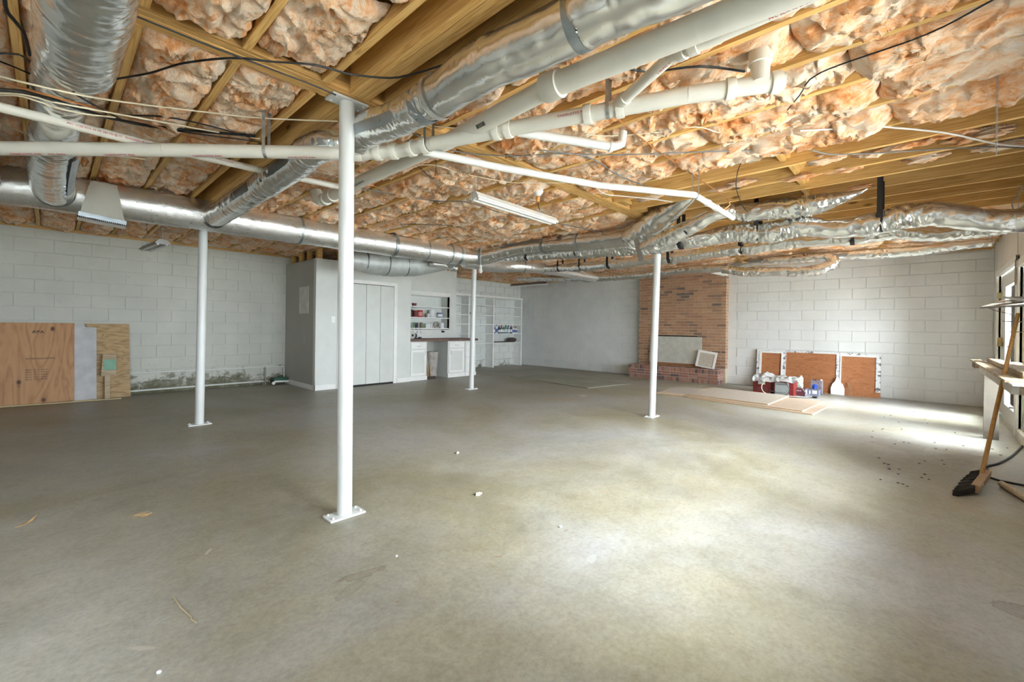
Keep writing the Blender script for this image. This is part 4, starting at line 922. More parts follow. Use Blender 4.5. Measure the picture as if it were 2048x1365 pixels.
can(6.70, AY+.08, z1, .070, .12, BLUC, 'blue and white tub at the right end of the middle recessed shelf', lid=WHC, lab=WHC, name='plastic_tub', cat='tub')
rr_ = random.Random(3)
for i, x in enumerate((5.88, 5.95, 6.02, 6.09, 6.16, 6.23)):
    can(x, AY+.08+.03*(i % 2), zs[0], .030, .10+.05*rr_.random(), [GRYC, GRNC, BLKC, GRYC, BRN, GRNC][i], ['small grey tin leftmost of the crowd on the lowest recessed shelf', 'small green tin second from left on the lowest recessed shelf', 'small black tin third from left on the lowest recessed shelf', 'small grey tin between the black and brown tins', 'small brown tin fifth from left on the lowest recessed shelf', 'small green tin right beside the brown one'][i], name='small_tin', cat='tin', group='small dark tins on the lowest recessed shelf')
for i, x in enumerate((6.30, 6.37, 6.44)):
    can(x, AY+.08, zs[0], .032, .11, WHC, 'small white bottle, %s of three in a row on the lowest recessed shelf' % ('left', 'middle', 'right')[i], lid=BLKC, name='small_bottle', cat='bottle', group='white bottles on the lowest recessed shelf')
cl_ = thing('coiled_hose', 'beige hose coil at the right of the lowest recessed shelf', 'hose', (6.62, AY+.1, zs[0]))
for i in range(3): MB().tube([(6.62+.075*math.cos(a), AY+.08+.02*i, zs[0]+.085+.07*math.sin(a)) for a in np.linspace(0, 2*math.pi, 20)], .012, 8, False).build('hose_turn', col('beige_hose', (.48,.43,.36)), cl_)
can(6.78, AY+.1, zs[0], .06, .13, WHC, 'white tub beside the hose coil on the lowest recessed shelf', lid=BLKC, name='plastic_tub', cat='tub')
bxs = ((5.53, .12, .035, BRN, 'low brown box at the left of the top recessed shelf'), (5.72, .14, .05, WHC, 'pale tray on the top recessed shelf'), (5.90, .09, .065, DKR, 'small dark box right of the pale tray'))
for x, w_, h_, mt, lb_ in bxs:
    t = thing('small_box', lb_, 'box', (x, AY+.1, zs[2])); MB().box(x, AY+.05, zs[2], x+w_, AY+.16, zs[2]+h_).build('box_body', mt, t, bevel=.003); MB().box(x-.003, AY+.047, zs[2]+h_*.75, x+w_+.003, AY+.163, zs[2]+h_+.004).build('box_lid', mt, t)
# jars screwed under the lowest shelf
for i in range(6):
    x = 5.56+i*.105; t = thing('hanging_jar', 'small glass jar hung by its lid under the recessed shelf, %s from the left' % ('first', 'second', 'third', 'fourth', 'fifth', 'last')[i], 'jar', (x, AY+.04, zs[0]-.12), 'jars hanging under the recessed shelf')
    MB().lathe((x, AY+.03, zs[0]-.115), [(.026, 0), (.032, .008), (.032, .065), (.026, .078)], 14).build('jar_glass', col('jar_contents', (.62,.62,.60), rough=.15), t)
    MB().lathe((x, AY+.03, zs[0]-.118), [(.0325, .002), (.0332, .02), (.0325, .028)], 14).build('jar_contents', col('dark_nails', (.08,.07,.06)), t)
    MB().lathe((x, AY+.03, zs[0]-.04), [(.034, 0), (.034, .014)], 14).build('lid', col('dark_lid', (.07,.06,.08)), t)
pd = thing('hook', 'small black hook fixed under the right end of the recessed shelf', 'hook', (6.72, AY, 1.05)); MB().box(6.70, AY-.03, 1.05, 6.73, AY, 1.10).box(6.75, AY-.02, 1.05, 6.78, AY, 1.09).build('hook_body', BLACK, pd)
# counter and base cabinets
ct = MB().box(5.375, 8.10, .862, 7.34, AY, .915).build('countertop', wood('dark_counter_wood', (.26,.17,.13), (.13,.075,.06), 0, knots=False), None, bevel=.004); tag(ct, 'dark brown wooden countertop running over the white base cabinets', 'countertop')
def pull(t, x, z, vert=False, y=8.13):
    if vert: MB().tube([(x, y, z-.05), (x, y-.02, z-.045), (x, y-.024, z), (x, y-.02, z+.045), (x, y, z+.05)], .004, 6).build('handle', GALV, t)
    else: MB().tube([(x-.05, y, z), (x-.045, y-.02, z-.006), (x, y-.024, z-.010), (x+.045, y-.02, z-.006), (x+.05, y, z)], .004, 6).build('handle', GALV, t)
def cabinet(label, x0, x1, hinge=1, drawers=1, y0=8.15):
    t = thing('base_cabinet', label, 'cabinet', ((x0+x1)/2, y0, 0))
    MB().box(x0, y0+.012, .0, x1, AY, .862).build('cabinet_body', WHITE, t)
    MB().box(x0, y0-.012, 0, x1, y0+.012, .085).build('plinth', WHITEG, t)
    if drawers == 1:
        dw = MB().box(x0+.03, y0-.008, .70, x1-.03, y0+.012, .835).build('drawer', WHITEG, t, bevel=.004); 
        dd = MB().box(x0+.03, y0-.008, .11, x1-.03, y0+.012, .675).build('door', WHITEG, t, bevel=.004)
        MB().box(x0+.08, y0-.011, .16, x1-.08, y0-.007, .625).build('door_panel', WHITE, t)
        pull(dw, (x0+x1)/2, .765, y=y0-.008); pull(dd, x1-.07 if hinge > 0 else x0+.07, .60, True, y0-.008)
    else:
        for i in range(drawers):
            h = .74/drawers; z = .10+i*h; dw = MB().box(x0+.02, y0-.008, z, x1-.02, y0+.012, z+h-.012).build('drawer', WHITEG, t, bevel=.004)
            pull(dw, (x0+x1)/2+.03, z+h*.55, y=y0-.008)
    return t
cabinet('white base cabinet with drawer and door beside the closet', 5.385, 5.845, 1)
cabinet('white base cabinet with drawer and door right of the bin', 6.44, 6.96, -1)
cabinet('narrow white cabinet with a stack of four drawers', 6.97, 7.32, 1, 4)
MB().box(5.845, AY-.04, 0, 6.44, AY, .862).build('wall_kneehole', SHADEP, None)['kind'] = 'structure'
vz = thing('bench_grinder', 'bench grinder with pale round wheel on the left end of the counter', 'grinder', (5.52, 8.28, .915))
MB().lathe((5.50, 8.24, 1.0), [(.075, -.015), (.080, -.008), (.080, .012), (.030, .018), (.022, .03)], 24, (0, -1, 0)).build('wheel', col('grit_wheel', (.45,.42,.40)), vz)
MB().lathe((5.50, 8.215, 1.0), [(.026, 0), (.024, .012), (.008, .02)], 14, (0, -1, 0)).build('hub', BLACK, vz)
MB().lathe((5.58, 8.30, .99), [(.02, -.05), (.05, -.03), (.05, .06), (.02, .08)], 16, (1, 0, 0)).box(5.50, 8.26, .915, 5.62, 8.36, .945).build('motor', BLKC, vz)
MB().box(5.70, 8.25, .915, 5.76, 8.29, .96).box(5.63, 8.26, .915, 5.70, 8.30, .94).build('tool_rest', BLACK, vz)
bn = thing('bin', 'tall round grey bin with ribs under the counter', 'bin', (6.18, 8.45, 0))
MB().lathe((6.18, 8.45, 0), [(.125, 0), (.135, .01), (.150, .22), (.154, .225), (.150, .23), (.158, .44), (.163, .445), (.159, .45), (.168, .60), (.172, .605), (.165, .61), (.150, .59)], 28).build('bin_body', plain('stained_bin', (.38,.35,.31), .7, var=.25, sc=12), bn)
cb = thing('offcut_bundle', 'bundle of brown wood offcuts standing beside the bin', 'wood', (5.97, 8.35, 0)); rr_ = random.Random(9)
for i in range(7):
    x = 5.90+.025*i; MB().beam((x+rr_.uniform(-.01, .03), 8.30+.03*(i % 3), 0.008), (x+rr_.uniform(-.06, .06), 8.38+.02*(i % 3), .58+rr_.uniform(-.04, .06)), .03+.02*(i % 2), .012, (0, 1, 0)).build('offcut', [LUMB, plain('brown_board', (.22,.12,.07), .7)][i % 2], cb)
bb = thing('fallen_block', 'dark wood block on the floor in front of the bin', 'wood', (5.95, 8.22, 0)); MB().box(5.80, 8.16, 0, 6.12, 8.26, .05).build('block_body', plain('dark_block', (.06,.04,.03), .7), bb, bevel=.004); MB().box(5.795, 8.155, .012, 5.80, 8.265, .04).build('end_grain', BRN, bb)
an = thing('hand_tool', 'dark hand tool standing at the right end of the counter', 'tool', (7.28, 8.25, .915)); MB().box(7.25, 8.22, .915, 7.33, 8.28, .96).tube([(7.29, 8.25, .95), (7.27, 8.25, 1.02), (7.31, 8.25, 1.07)], .014, 8).build('tool_body', BLKC, an); MB().lathe((7.29, 8.25, 1.07), [(.02, 0), (.026, .02), (.01, .04)], 10).build('knob', BLACK, an)

# shelf unit on the left wall
SY0, SY1 = 9.28, 9.585; ux_ = [7.30, 8.06, 9.02, 10.25]; sz = [.735, 1.01, 1.285, 1.545, 1.83, 2.085]
su = thing('shelf_unit', 'tall white built-in open shelf unit at the far corner', 'shelf', (8.8, 9.4, 0))
for x in ux_: MB().box(x-.022, SY0, 0, x+.022, SY1, 2.105).build('upright', WHITEG, su)
for i, z in enumerate(sz):
    for x0, x1 in zip(ux_[:-1], ux_[1:]): MB().box(x0+.022, SY0+.004, z-.020, x1-.022, SY1, z).build('shelf_board' if i < 5 else 'top_board', WHITEG, su)
MB().box(7.28, SY0-.010, 2.06, 10.28, SY0+.0, 2.12).build('top_rail', WHITEG, su)
def bottle(x, y, z, r, h, mt, cap, label, group=None, name='bottle'):
    t = thing(name, label, 'bottle', (x, y, z), group)
    MB().lathe((x, y, z), [(r*.9, 0), (r, .006), (r, h*.62), (r*.45, h*.80), (r*.35, h*.86)], 14).build('bottle_body', mt, t)
    MB().lathe((x, y, z+h*.85), [(r*.42, 0), (r*.42, h*.13), (r*.3, h*.15)], 10).build('cap', cap, t)
    MB().lathe((x, y, z+h*.15), [(r*1.01, 0), (r*1.01, h*.36)], 14).build('paper_label', WHC if mt is not WHC else BLUC, t)
bz = sz[1]
for i, (x, r, h, mt, cap, lb_) in enumerate(((9.13, .045, .24, BLUC, WHC, 'blue bottle with white label at the left of the stocked shelf'), (9.24, .04, .27, WHC, BLKC, 'tall white bottle second on the stocked shelf'), (9.35, .045, .22, DBL, BLKC, 'dark blue bottle third on the stocked shelf'),
        (9.45, .038, .25, BRN, REDC, 'brown bottle with a red cap on the stocked shelf'), (9.54, .036, .23, GRNC, WHC, 'green bottle with a white cap on the stocked shelf'), (9.64, .042, .26, TEAL, BLKC, 'teal spray bottle in the middle of the stocked shelf'),
        (9.76, .05, .24, GRYC, DBL, 'grey jug right of the teal bottle on the stocked shelf'), (9.88, .04, .25, DBL, GRYC, 'second dark blue bottle, right half of the stocked shelf'), (9.98, .045, .22, WHC, REDC, 'white bottle with a red cap on the stocked shelf'), (10.09, .055, .20, WHC, BLKC, 'squat white jug at the right end of the stocked shelf'))):
    bottle(x, 9.38, bz, r, h, mt, cap, lb_)
rg = thing('rag_bundle', 'crumpled dark brown rag on the second lowest shelf', 'rag', (9.95, 9.4, sz[0])); v = []; n_, k_ = 20, 12
for i in range(n_):
    for j in range(k_):
        th, ph = math.pi*j/(k_-1), 2*math.pi*i/n_; d_ = Vector((math.sin(th)*math.cos(ph), math.sin(th)*math.sin(ph), math.cos(th))); q = 1+.35*float(pn(d_.x*3, d_.y*3, d_.z*3)); v.append((9.93+d_.x*q*.20, 9.40+d_.y*q*.08, sz[0]+.075+d_.z*q*.07))
MB().add(v, [(i*k_+j, ((i+1) % n_)*k_+j, ((i+1) % n_)*k_+j+1, i*k_+j+1) for i in range(n_) for j in range(k_-1)], True).build('rag_cloth', plain('brown_rag', (.10,.07,.06), .9), rg)
MB().box(9.06, SY0+.01, sz[0], 9.95, SY0+.2, sz[0]+.03).build('rag_board', plain('dark_board', (.10,.08,.07), .8), rg)
hk = thing('clamp', 'small dark clamp on the shelf just right of the farthest column', 'tool', (8.18, 9.35, sz[3])); MB().box(8.10, 9.33, sz[3], 8.13, 9.36, sz[3]+.06).box(8.10, 9.33, sz[3]+.05, 8.21, 9.36, sz[3]+.065).box(8.17, 9.33, sz[3], 8.19, 9.36, sz[3]+.06).build('clamp_body', BLACK, hk); MB().box(8.205, 9.335, sz[3]+.03, 8.215, 9.355, sz[3]+.07).build('screw', GALV, hk)

# ------------------------------------------------------------------ things along the left wall
def leaning(name, label, cat, poly, y_bot, y_top, th, mt, zref=1.18, parent=None, part='board'):
    t = parent or thing(name, label, cat, (poly[0][0], y_bot, 0))
    v = [Vector((x, y_bot+(y_top-y_bot)*z/zref, z)) for x, z in poly]
    MB().prism(v, (0, th, 0)).build(part, mt, t); return t
lp = leaning('plywood_sheet', 'large knotty plywood sheet leaning on the block wall at left edge', 'plywood', [(-.95, .012), (.262, .012), (.258, 1.185), (-.95, 1.185)], 9.36, 9.52, .012, PLYL)
txt(lp, 'APA', (-.18, 9.50-.012, 1.05), (1, 0, 0), (0, 0, 1), .06, INK); txt(lp, 'RATED SHEATHING', (-.24, 9.455-.012, .66), (1, 0, 0), (0, 0, 1), .030, INK)
for i in range(5): txt(lp, '24/16  15/32 INCH', (-.24, 9.415-.012, .50-.035*i), (1, 0, 0), (0, 0, 1), .024, INK)
l2 = leaning('grey_panel', 'pale grey panel strip leaning between the plywood sheets', 'panel', [(.25, .006), (.51, .006), (.505, 1.12), (.375, 1.12), (.375, 1.165), (.25, 1.165)], 9.40, 9.535, .006, plain('pale_grey_board', (.48,.48,.48), .5))
MB().box(.25, 9.40, 0, .51, 9.41, .012).build('bottom_edge', BENCHW, l2)
l3 = leaning('plywood_sheet', 'notched brown grained plywood sheet leaning right of the pale strip', 'plywood', [(.50, .006), (.915, .006), (.895, 1.18), (.37, 1.18), (.40, 1.13), (.50, 1.12)], 9.425, 9.55, .012, PLYO)
MB().box(.48, 9.425, 0, .925, 9.44, .01).build('bottom_edge', LUMB, l3)
pdl = thing('wooden_paddle', 'square board on a stick with green tape leaning on the brown plywood', 'paddle', (.62, 9.33, 0))
MB().prism([Vector(p) for p in ((.60, 9.335, .0), (.66, 9.335, .0), (.665, 9.40, .37), (.60, 9.40, .37))], (0, .03, 0)).build('stick', LUMB, pdl)
MB().prism([Vector(p) for p in ((.555, 9.365, .355), (.73, 9.365, .365), (.735, 9.40, .70), (.575, 9.40, .70))], (0, .035, 0)).build('square_board', LUMB, pdl)
MB().prism([Vector(p) for p in ((.585, 9.37, .45), (.730, 9.37, .45), (.732, 9.388, .615), (.588, 9.388, .615))], (0, -.004, 0)).build('green_tape', plain('pale_green_tape', (.22,.42,.30), .6), pdl)
lt_ = MB().beam((-0.602, 9.334, 0.012), (0.783, 9.178, 0.012), .035, .016).build('wooden_lath', wood('pale_lath', (.74,.62,.36), (.55,.42,.22), 0, knots=False)); tag(lt_, 'thin pale wooden lath on the floor along the left plywood sheets', 'wood')
pa = [(0.884, 9.55, 0.364), (1.876, 9.55, 0.354), (3.344, 9.55, 0.343)]
pp, _ = pipe('wall_pipe', 'white painted pipe clipped low across the mouldy wall, upper one', [(-1.0, 9.56, pa[0][2]), (pa[0][0], 9.56, pa[0][2]), (3.28, 9.56, pa[2][2])], .014, mat=WHITE, seg=12, hubs=(.47, .60), hub_len=.02)
MB().tube([(3.28, 9.56, pa[2][2]), (3.30, 9.53, pa[2][2]-.02), (3.30, 9.53, .12)], .013, 10).build('drop_run', WHITE, pp)
pq, _ = pipe('wall_pipe', 'white painted pipe at the foot of the mouldy wall, lower one', [(-1.0, 9.56, .06), (3.0, 9.56, .07)], .016, mat=WHITE, seg=12, hubs=(.50, .96), hub_len=.02)
pu = thing('pump', 'small green pump with pale piping at the foot of the closet side', 'pump', (3.15, 9.4, 0)); GRN = plain('dark_green_plastic', (.02,.09,.05), .4)
MB().box(3.05, 9.33, .05, 3.30, 9.50, .14).build('pump_body', GRN, pu, bevel=.01); MB().lathe((3.20, 9.40, .13), [(.03, 0), (.03, .04), (.015, .06)], 12).build('cap', GRN, pu)
MB().beam((3.05, 9.31, .075), (3.31, 9.31, .065), .02, .03).build('white_strip', WHITEG, pu); MB().lathe((3.03, 9.30, .045), [(.03, -.01), (.03, .01)], 14, (0, 1, 0)).build('wheel', WHITEG, pu)
MB().tube([(2.95, 9.52, .0), (2.95, 9.53, .35)], .012, 10).tube([(2.90, 9.5, .0), (2.92, 9.42, .12), (3.0, 9.4, .06)], .010, 8).build('piping', plain('grey_pipework', (.30,.31,.26), .5), pu)

# ------------------------------------------------------------------ brick fireplace
fp = thing('fireplace_chimney', 'tall orange brick chimney breast on the far right wall', 'chimney', (10.4, 4.28, 0))
MB().box(10.385, CH0+.005, 0, A_MAX+.005, CH1-.005, ZJ).build('mortar_core', MORTAR, fp)
OP = (3.78, 4.95, .335, 1.06)   # boarded opening
lay(fp, 'brick', BRICK, (10.385, CH0, 0), (0, 1, 0), math.radians(-90), CH1-CH0, .335, 2.60, .2073, .0672, .011, skip=lambda s, z: OP[0]+.15 < s+CH0 < OP[1] and z < .95, depth=.008, seedv=3)
lay(fp, 'brick', BRICK, (10.388, CH0+.006, 0), (1, 0, 0), 0, .142, .335, 2.60, .145, .0672, .011, depth=.006, seedv=9)
HX, HY0, HY1 = 10.03, 3.28, 5.41
he = thing('brick_hearth', 'raised red brick hearth in front of the chimney', 'hearth', (10.2, 4.34, 0))
MB().box(HX+.004, HY0+.004, 0, 10.40, HY1-.004, .318).build('mortar_core', MORTARG, he)
def brow(z, h, w, x0, along, rot, L, seed):
    rnd = random.Random(seed); n = round(L/w); w = L/n; me = block_mesh(round(w-.011, 4), round(h-.011, 4), .008, .004); me.materials.append(BRICKR); out = Matrix.Rotation(rot, 4, 'Z') @ Vector((0, -1, 0))
    for i in range(n):
        c = Vector(x0)+Vector(along)*((i+.5)*w)+Vector((0, 0, z+h/2))+out*rnd.uniform(-.002, .003)
        o = bpy.data.objects.new('brick', me); COL.objects.link(o); o.parent = he; o.location = c-he.location; o.rotation_euler = (0, 0, rot)
for z, h, w, sd_ in ((.0, .100, .071, 1), (.100, .060, .207, 2), (.160, .060, .207, 3), (.220, .100, .071, 4)):
    off = w/2 if sd_ == 3 else 0
    brow(z, h, w, (HX+.004, HY0, 0), (0, 1, 0), math.radians(-90), HY1-HY0, sd_)
    brow(z, h, w, (HX, HY0+.004, 0), (1, 0, 0), 0, 10.40-HX, sd_+10); brow(z, h, w, (HX, HY1-.004, 0), (1, 0, 0), math.radians(180), 10.40-HX, sd_+20)
me = bpy.data.meshes.new('brick'); tb = MB().box(-.17, -.030, 0, .17, .030, .012); me.from_pydata([tuple(v) for v in tb.v], [], tb.f); me.materials.append(BRICKR)
for i in range(30):
    o = bpy.data.objects.new('brick', me); COL.objects.link(o); o.parent = he; o.location = Vector((HX+.18, HY0+.035+i*.071, .312))-he.location
fb = thing('fireplace_cover', 'pale board with wooden base covering the fireplace opening', 'panel', (10.34, 4.3, .325))
pv0, pv1, pv2, pv3 = (10.36, 4.784, 1.041), (10.36, 3.69, 1.056), (10.3, 3.874, 0.378), (10.3, 4.825, 0.361)
MB().prism([(10.355, 5.0, 1.03), (10.355, 3.74, 1.03), (10.30, 3.74, .40), (10.30, 5.0, .40)], (.012, 0, 0)).build('board', plain('pale_beige_board', (.56,.56,.50), .5), fb)
MB().box(10.285, 3.74, .325, 10.325, 5.0, .40).build('base_rail', wood('brown_rail', (.42,.22,.10), (.24,.11,.05), 1, knots=False), fb)
MB().box(10.362, 3.85, 1.035, 10.378, 4.95, 1.06).build('dark_gap', DARKIN, fb)
fr = thing('framed_panel', 'small white-framed panel leaning at the right of the fireplace opening', 'frame', (10.25, 3.6, .325))
Tm = Matrix.Translation((10.20, 3.42, .325)) @ Matrix.Rotation(math.radians(7), 4, 'X') @ Matrix.Rotation(math.radians(12), 4, 'Y')
w_, h_ = .42, .38
MB().box(0, 0, 0, .02, .045, h_, Tm).box(0, w_-.045, 0, .02, w_, h_, Tm).box(0, .045, h_-.05, .02, w_-.045, h_, Tm).box(0, .045, 0, .02, w_-.045, .02, Tm).build('frame', WHITEG, fr)
MB().box(.008, .045, .02, .014, w_-.045, h_-.05, Tm).build('panel', plain('speckled_panel', (.50,.46,.37), .7, var=.15, sc=30), fr)

# panel door lying on its side against the right wall
pdr = thing('panel_door', 'old three-panel door leaning sideways on the far right block wall', 'door', (10.35, 1.6, 0))
Yl, Yr, Hd = 2.62, .58, .80
def dl_(y0, y1, z0, z1, t0, th, name, mt):
    f = lambda z: 10.38+.10*z/Hd
    MB().prism([(f(z0)-t0, y0, z0), (f(z0)-t0, y1, z0), (f(z1)-t0, y1, z1), (f(z1)-t0, y0, z1)], (th, 0, 0)).build(name, mt, pdr)
dl_(Yr, Yl, 0.0, Hd-.02, 0, .03, 'core_panel', DOORW)
dl_(Yl-.05, Yl, 0, Hd, .012, .035, 'stile', CHIP); dl_(Yl-.09, Yl-.05, .12, Hd-.04, .02, .02, 'white_moulding', WHITEG)
dl_(2.08, 2.14, .02, Hd, .012, .03, 'stile', CHIP); dl_(2.135, 2.165, .1, Hd-.05, .022, .02, 'white_moulding', WHITEG)
dl_(1.17, 1.24, .20, Hd, .012, .03, 'stile', CHIP); dl_(1.16, 1.18, .1, Hd-.05, .022, .02, 'white_moulding', WHITEG)
dl_(Yr, Yr+.07, .10, Hd, .012, .035, 'stile', CHIP)
dl_(Yr, Yl, Hd-.035, Hd, .010, .03, 'top_rail', CHIP); dl_(2.14, Yl-.05, Hd-.065, Hd-.035, .02, .02, 'white_moulding', WHITEG); dl_(Yr+.07, 1.17, Hd-.065, Hd-.035, .02, .02, 'white_moulding', WHITEG)
dp_ = thing('dustpan', 'white rounded scoop standing against the divider of the old door', 'scoop', (10.30, 1.2, 0))
pts = [(1.10, 0), (1.31, 0), (1.315, .12), (1.29, .20), (1.25, .25), (1.225, .33), (1.195, .33), (1.17, .25), (1.125, .20), (1.098, .12)]
MB().prism([(10.34+.08*z, y, z) for y, z in pts], (.02, 0, 0)).build('scoop_body', WHITEG, dp_, bevel=.004); MB().box(10.325, 1.11, 0, 10.345, 1.30, .012).build('lip', PVCW, dp_)
st = MB().beam((10.27, .98, .01), (10.40, 1.06, .24), .012, .008).build('thin_stick', BRN); tag(st, 'thin dark stick leaning on the right panel of the old door', 'stick')

# red boxes and bottles in front of it
def obox(p, yaw, w, d_, h): return Matrix.Translation(p) @ Matrix.Rotation(yaw, 4, 'Z'), w, d_, h
REDP = plain('red_case_paint', (.19,.02,.018), .4, var=.12); GRYF = plain('grey_face_plate', (.33,.35,.35), .4)
r1 = thing('red_metal_case', 'dark red metal case with a white label, left of the pair', 'case', (9.417, 2.449, 0))
M1 = Matrix.Translation((9.44, 2.03, 0)) ; 
MB().box(0, .09, 0, .38, .40, .275, M1).build('case_body', REDP, r1, bevel=.006); MB().box(-.003, .19, .17, .002, .31, .245, M1).build('paper_label', WHC, r1); MB().box(-.002, .14, .04, .002, .35, .12, M1).build('recess_line', DKR, r1)
r2 = thing('red_metal_case', 'red case with a grey printed end plate, right of the pair', 'case', (9.40, 1.9, 0))
M2 = Matrix.Translation((9.38, 1.74, 0))
MB().box(0, 0, 0, .34, .315, .25, M2).build('case_body', REDP, r2, bevel=.006); MB().box(-.004, .075, .012, .002, .30, .24, M2).build('end_plate', GRYF, r2)
txt(r2, 'THERMOLITE', (9.374, 2.03, .205), (0, -1, 0), (0, 0, 1), .030, INK); txt(r2, 'MODEL 40 AMP', (9.374, 2.03, .05), (0, -1, 0), (0, 0, 1), .022, INK)
clh = thing('dust_cloth', 'crumpled pale grey cloth draped over the two red cases', 'cloth', (9.6, 2.05, .27)); nv, nu = 26, 44; v = []
for j in range(nv):
    for i in range(nu):
        a, b = j/(nv-1), i/(nu-1); y = 2.42-.72*b; x = 9.34+.44*a
        base = .29+.02*a; over = max(0, .12-a)*.7
        z = base-over*(.6+.6*abs(float(pn(b*9, 1, 2))))+.035*abs(float(pn(x*9, y*9, 3)))+.05*(1-abs(2*float(pn(x*4, y*5, 9))))*.6+ (.05*math.exp(-((b-.2)/.12)**2)*a)
        v.append((x+.01*float(pn(x*20, y*20, 1)), y, z))
MB().add(v, [(j*nu+i, j*nu+i+1, (j+1)*nu+i+1, (j+1)*nu+i) for j in range(nv-1) for i in range(nu-1)], True).build('cloth_sheet', plain('pale_dirty_cloth', (.38,.38,.36), .9, var=.2, sc=10), clh)
jg = thing('plastic_jug', 'translucent white handled jug behind the dark box', 'jug', (9.92, 1.80, 0))
MB().box(9.85, 1.69, 0, 9.99, 1.89, .22).build('jug_body', plain('pale_green_white_plastic', (.66,.72,.62), .3, var=.08), jg, bevel=.03)
MB().prism([(9.88, 1.69, .21), (9.88, 1.89, .21), (9.88, 1.85, .29), (9.88, 1.77, .33), (9.88, 1.69, .32)], (.08, 0, 0)).build('jug_shoulder', plain('cream_plastic', (.76,.76,.66), .3), jg, bevel=.012)
MB().lathe((9.92, 1.725, .31), [(.022, 0), (.022, .035), (.018, .04)], 14).build('cap', WHITEG, jg); MB().box(9.872, 1.79, .235, 9.968, 1.845, .275).build('handle_gap', DARKIN, jg)
MB().box(9.845, 1.71, .07, 9.849, 1.86, .17).build('paper_label', plain('green_label', (.42,.58,.40), .5), jg)
mc = thing('metal_can', 'grey rectangular metal can with a white cap before the old door', 'can', (10.12, 1.52, 0))
MB().box(10.04, 1.40, 0, 10.14, 1.59, .27).build('can_body', plain('rusty_grey_tin', (.27,.23,.25), .45, .2, var=.25, sc=20), mc, bevel=.008)
MB().lathe((10.09, 1.43, .27), [(.02, 0), (.02, .02)], 12).build('cap', WHITEG, mc); MB().box(10.06, 1.50, .27, 10.12, 1.56, .28).build('handle', BLKC, mc)
db = thing('dark_box', 'low dark red box with a blue-grey labelled end', 'box', (9.75, 1.65, 0))
M3 = Matrix.Translation((9.60, 1.60, 0)) @ Matrix.Rotation(math.radians(0), 4, 'Z')
MB().box(0, 0, 0, .24, .25, .13, M3).build('box_body', plain('dark_maroon_box', (.10,.03,.04), .5), db, bevel=.004); MB().box(-.002, -.003, 0, .242, .003, .13, M3).build('end_face', plain('blue_grey_face', (.17,.18,.24), .5), db)
MB().box(.10, -.006, .03, .16, -.002, .10, M3).build('paper_label', WHC, db); txt(db, 'TOOLBOX', (9.597, 1.82, .095), (0, -1, 0), (0, 0, 1), .03, WHC)
db2 = thing('blue_grey_box', 'blue-grey labelled carton beside the dark box with blue tape on top', 'box', (9.9, 1.5, 0))
MB().box(9.80, 1.42, 0, 10.0, 1.59, .115).build('box_body', plain('blue_grey_carton', (.19,.20,.27), .5), db2, bevel=.003); MB().box(9.796, 1.45, .04, 9.80, 1.52, .10).build('paper_label', WHC, db2); MB().box(9.796, 1.55, .03, 9.80, 1.57, .09).build('white_slash', WHC, db2)
tp_ = thing('tape_roll', 'bright blue tape roll on the blue-grey carton', 'tape', (9.88, 1.50, .115)); MB().lathe((9.90, 1.50, .165), [(.045, -.022), (.045, .022), (.028, .022), (.028, -.022)], 22, (.3, .9, .2)).build('roll', plain('blue_tape', (.03,.10,.50), .4), tp_); MB().lathe((9.90, 1.50, .165), [(.029, -.02), (.029, .02), (.026, .02), (.026, -.02)], 22, (.3, .9, .2)).build('core', BRN, tp_)
wire('black and cream cords looping in front of the red cases', [(9.42, 2.22, .24), (9.36, 2.26, .15), (9.30, 2.22, .05), (9.27, 2.08, .01), (9.30, 1.85, .01), (9.36, 1.65, .01), (9.45, 1.50, .01)], .007, CREAM)
wire('black power cord hanging from the cloth to the floor boards', [(9.45, 2.0, .30), (9.35, 1.88, .26), (9.33, 1.80, .14), (9.33, 1.84, .03), (9.30, 1.98, .01), (9.28, 2.12, .02), (9.33, 2.1, .08), (9.36, 2.02, .05)], .006)
wire('black cord lying on the floor ending in a plug by the carton', [(9.28, 2.10, .012), (9.22, 1.9, .012), (9.25, 1.7, .012), (9.38, 1.52, .012), (9.48, 1.45, .02)], .008)
wire('grey cord slanting down from the right end of the cloth', [(9.40, 1.72, .34), (9.38, 1.66, .24), (9.40, 1.58, .12), (9.44, 1.50, .03)], .006, GREYC)
pg = thing('electric_plug', 'black plug at the end of the cord beside the carton', 'plug', (9.48, 1.45, 0)); MB().box(9.45, 1.40, 0, 9.52, 1.47, .035).build('plug_body', BLACK, pg, bevel=.006); MB().box(9.50, 1.38, .01, 9.515, 1.40, .02).build('prong', GALV, pg)

# boards lying on the floor
def flat(label, pts, z, th, mt, name='chipboard_sheet', cat='board'):
    t = thing(name, label, cat, (*pts[0][:2], z)); MB().prism([(p[0], p[1], z) for p in pts], (0, 0, th)).build('sheet', mt, t)
    if name == 'hardboard_sheet': return t
    e = MB()
    for a, b in zip(pts, pts[1:]+pts[:1]): 
        a = Vector((a[0], a[1], z+th/2)); b = Vector((b[0], b[1], z+th/2)); e.beam(a, b, .004, th*.98)
    e.build('cut_edge', plain('cut_edge_wood', (.55,.40,.24), .8), t); return t
flat('lowest brown chipboard sheet under the others, its right end showing', [(7.56, 1.17), (8.67, 1.11), (8.78, 3.75), (7.79, 3.66)], .0, .014, OSBM)
flat('middle wide chipboard sheet stacked on the lowest one', [(7.66, 1.31), (9.02, 1.23), (9.12, 3.05), (7.80, 3.1)], .015, .014, OSBM)
flat('topmost pale chipboard sheet in front of the red cases', [(7.82, 1.80), (9.13, 1.76), (9.22, 3.08), (7.93, 3.10)], .030, .016, plain('pale_chipboard', (.42,.37,.30), .75, var=.15, sc=30))
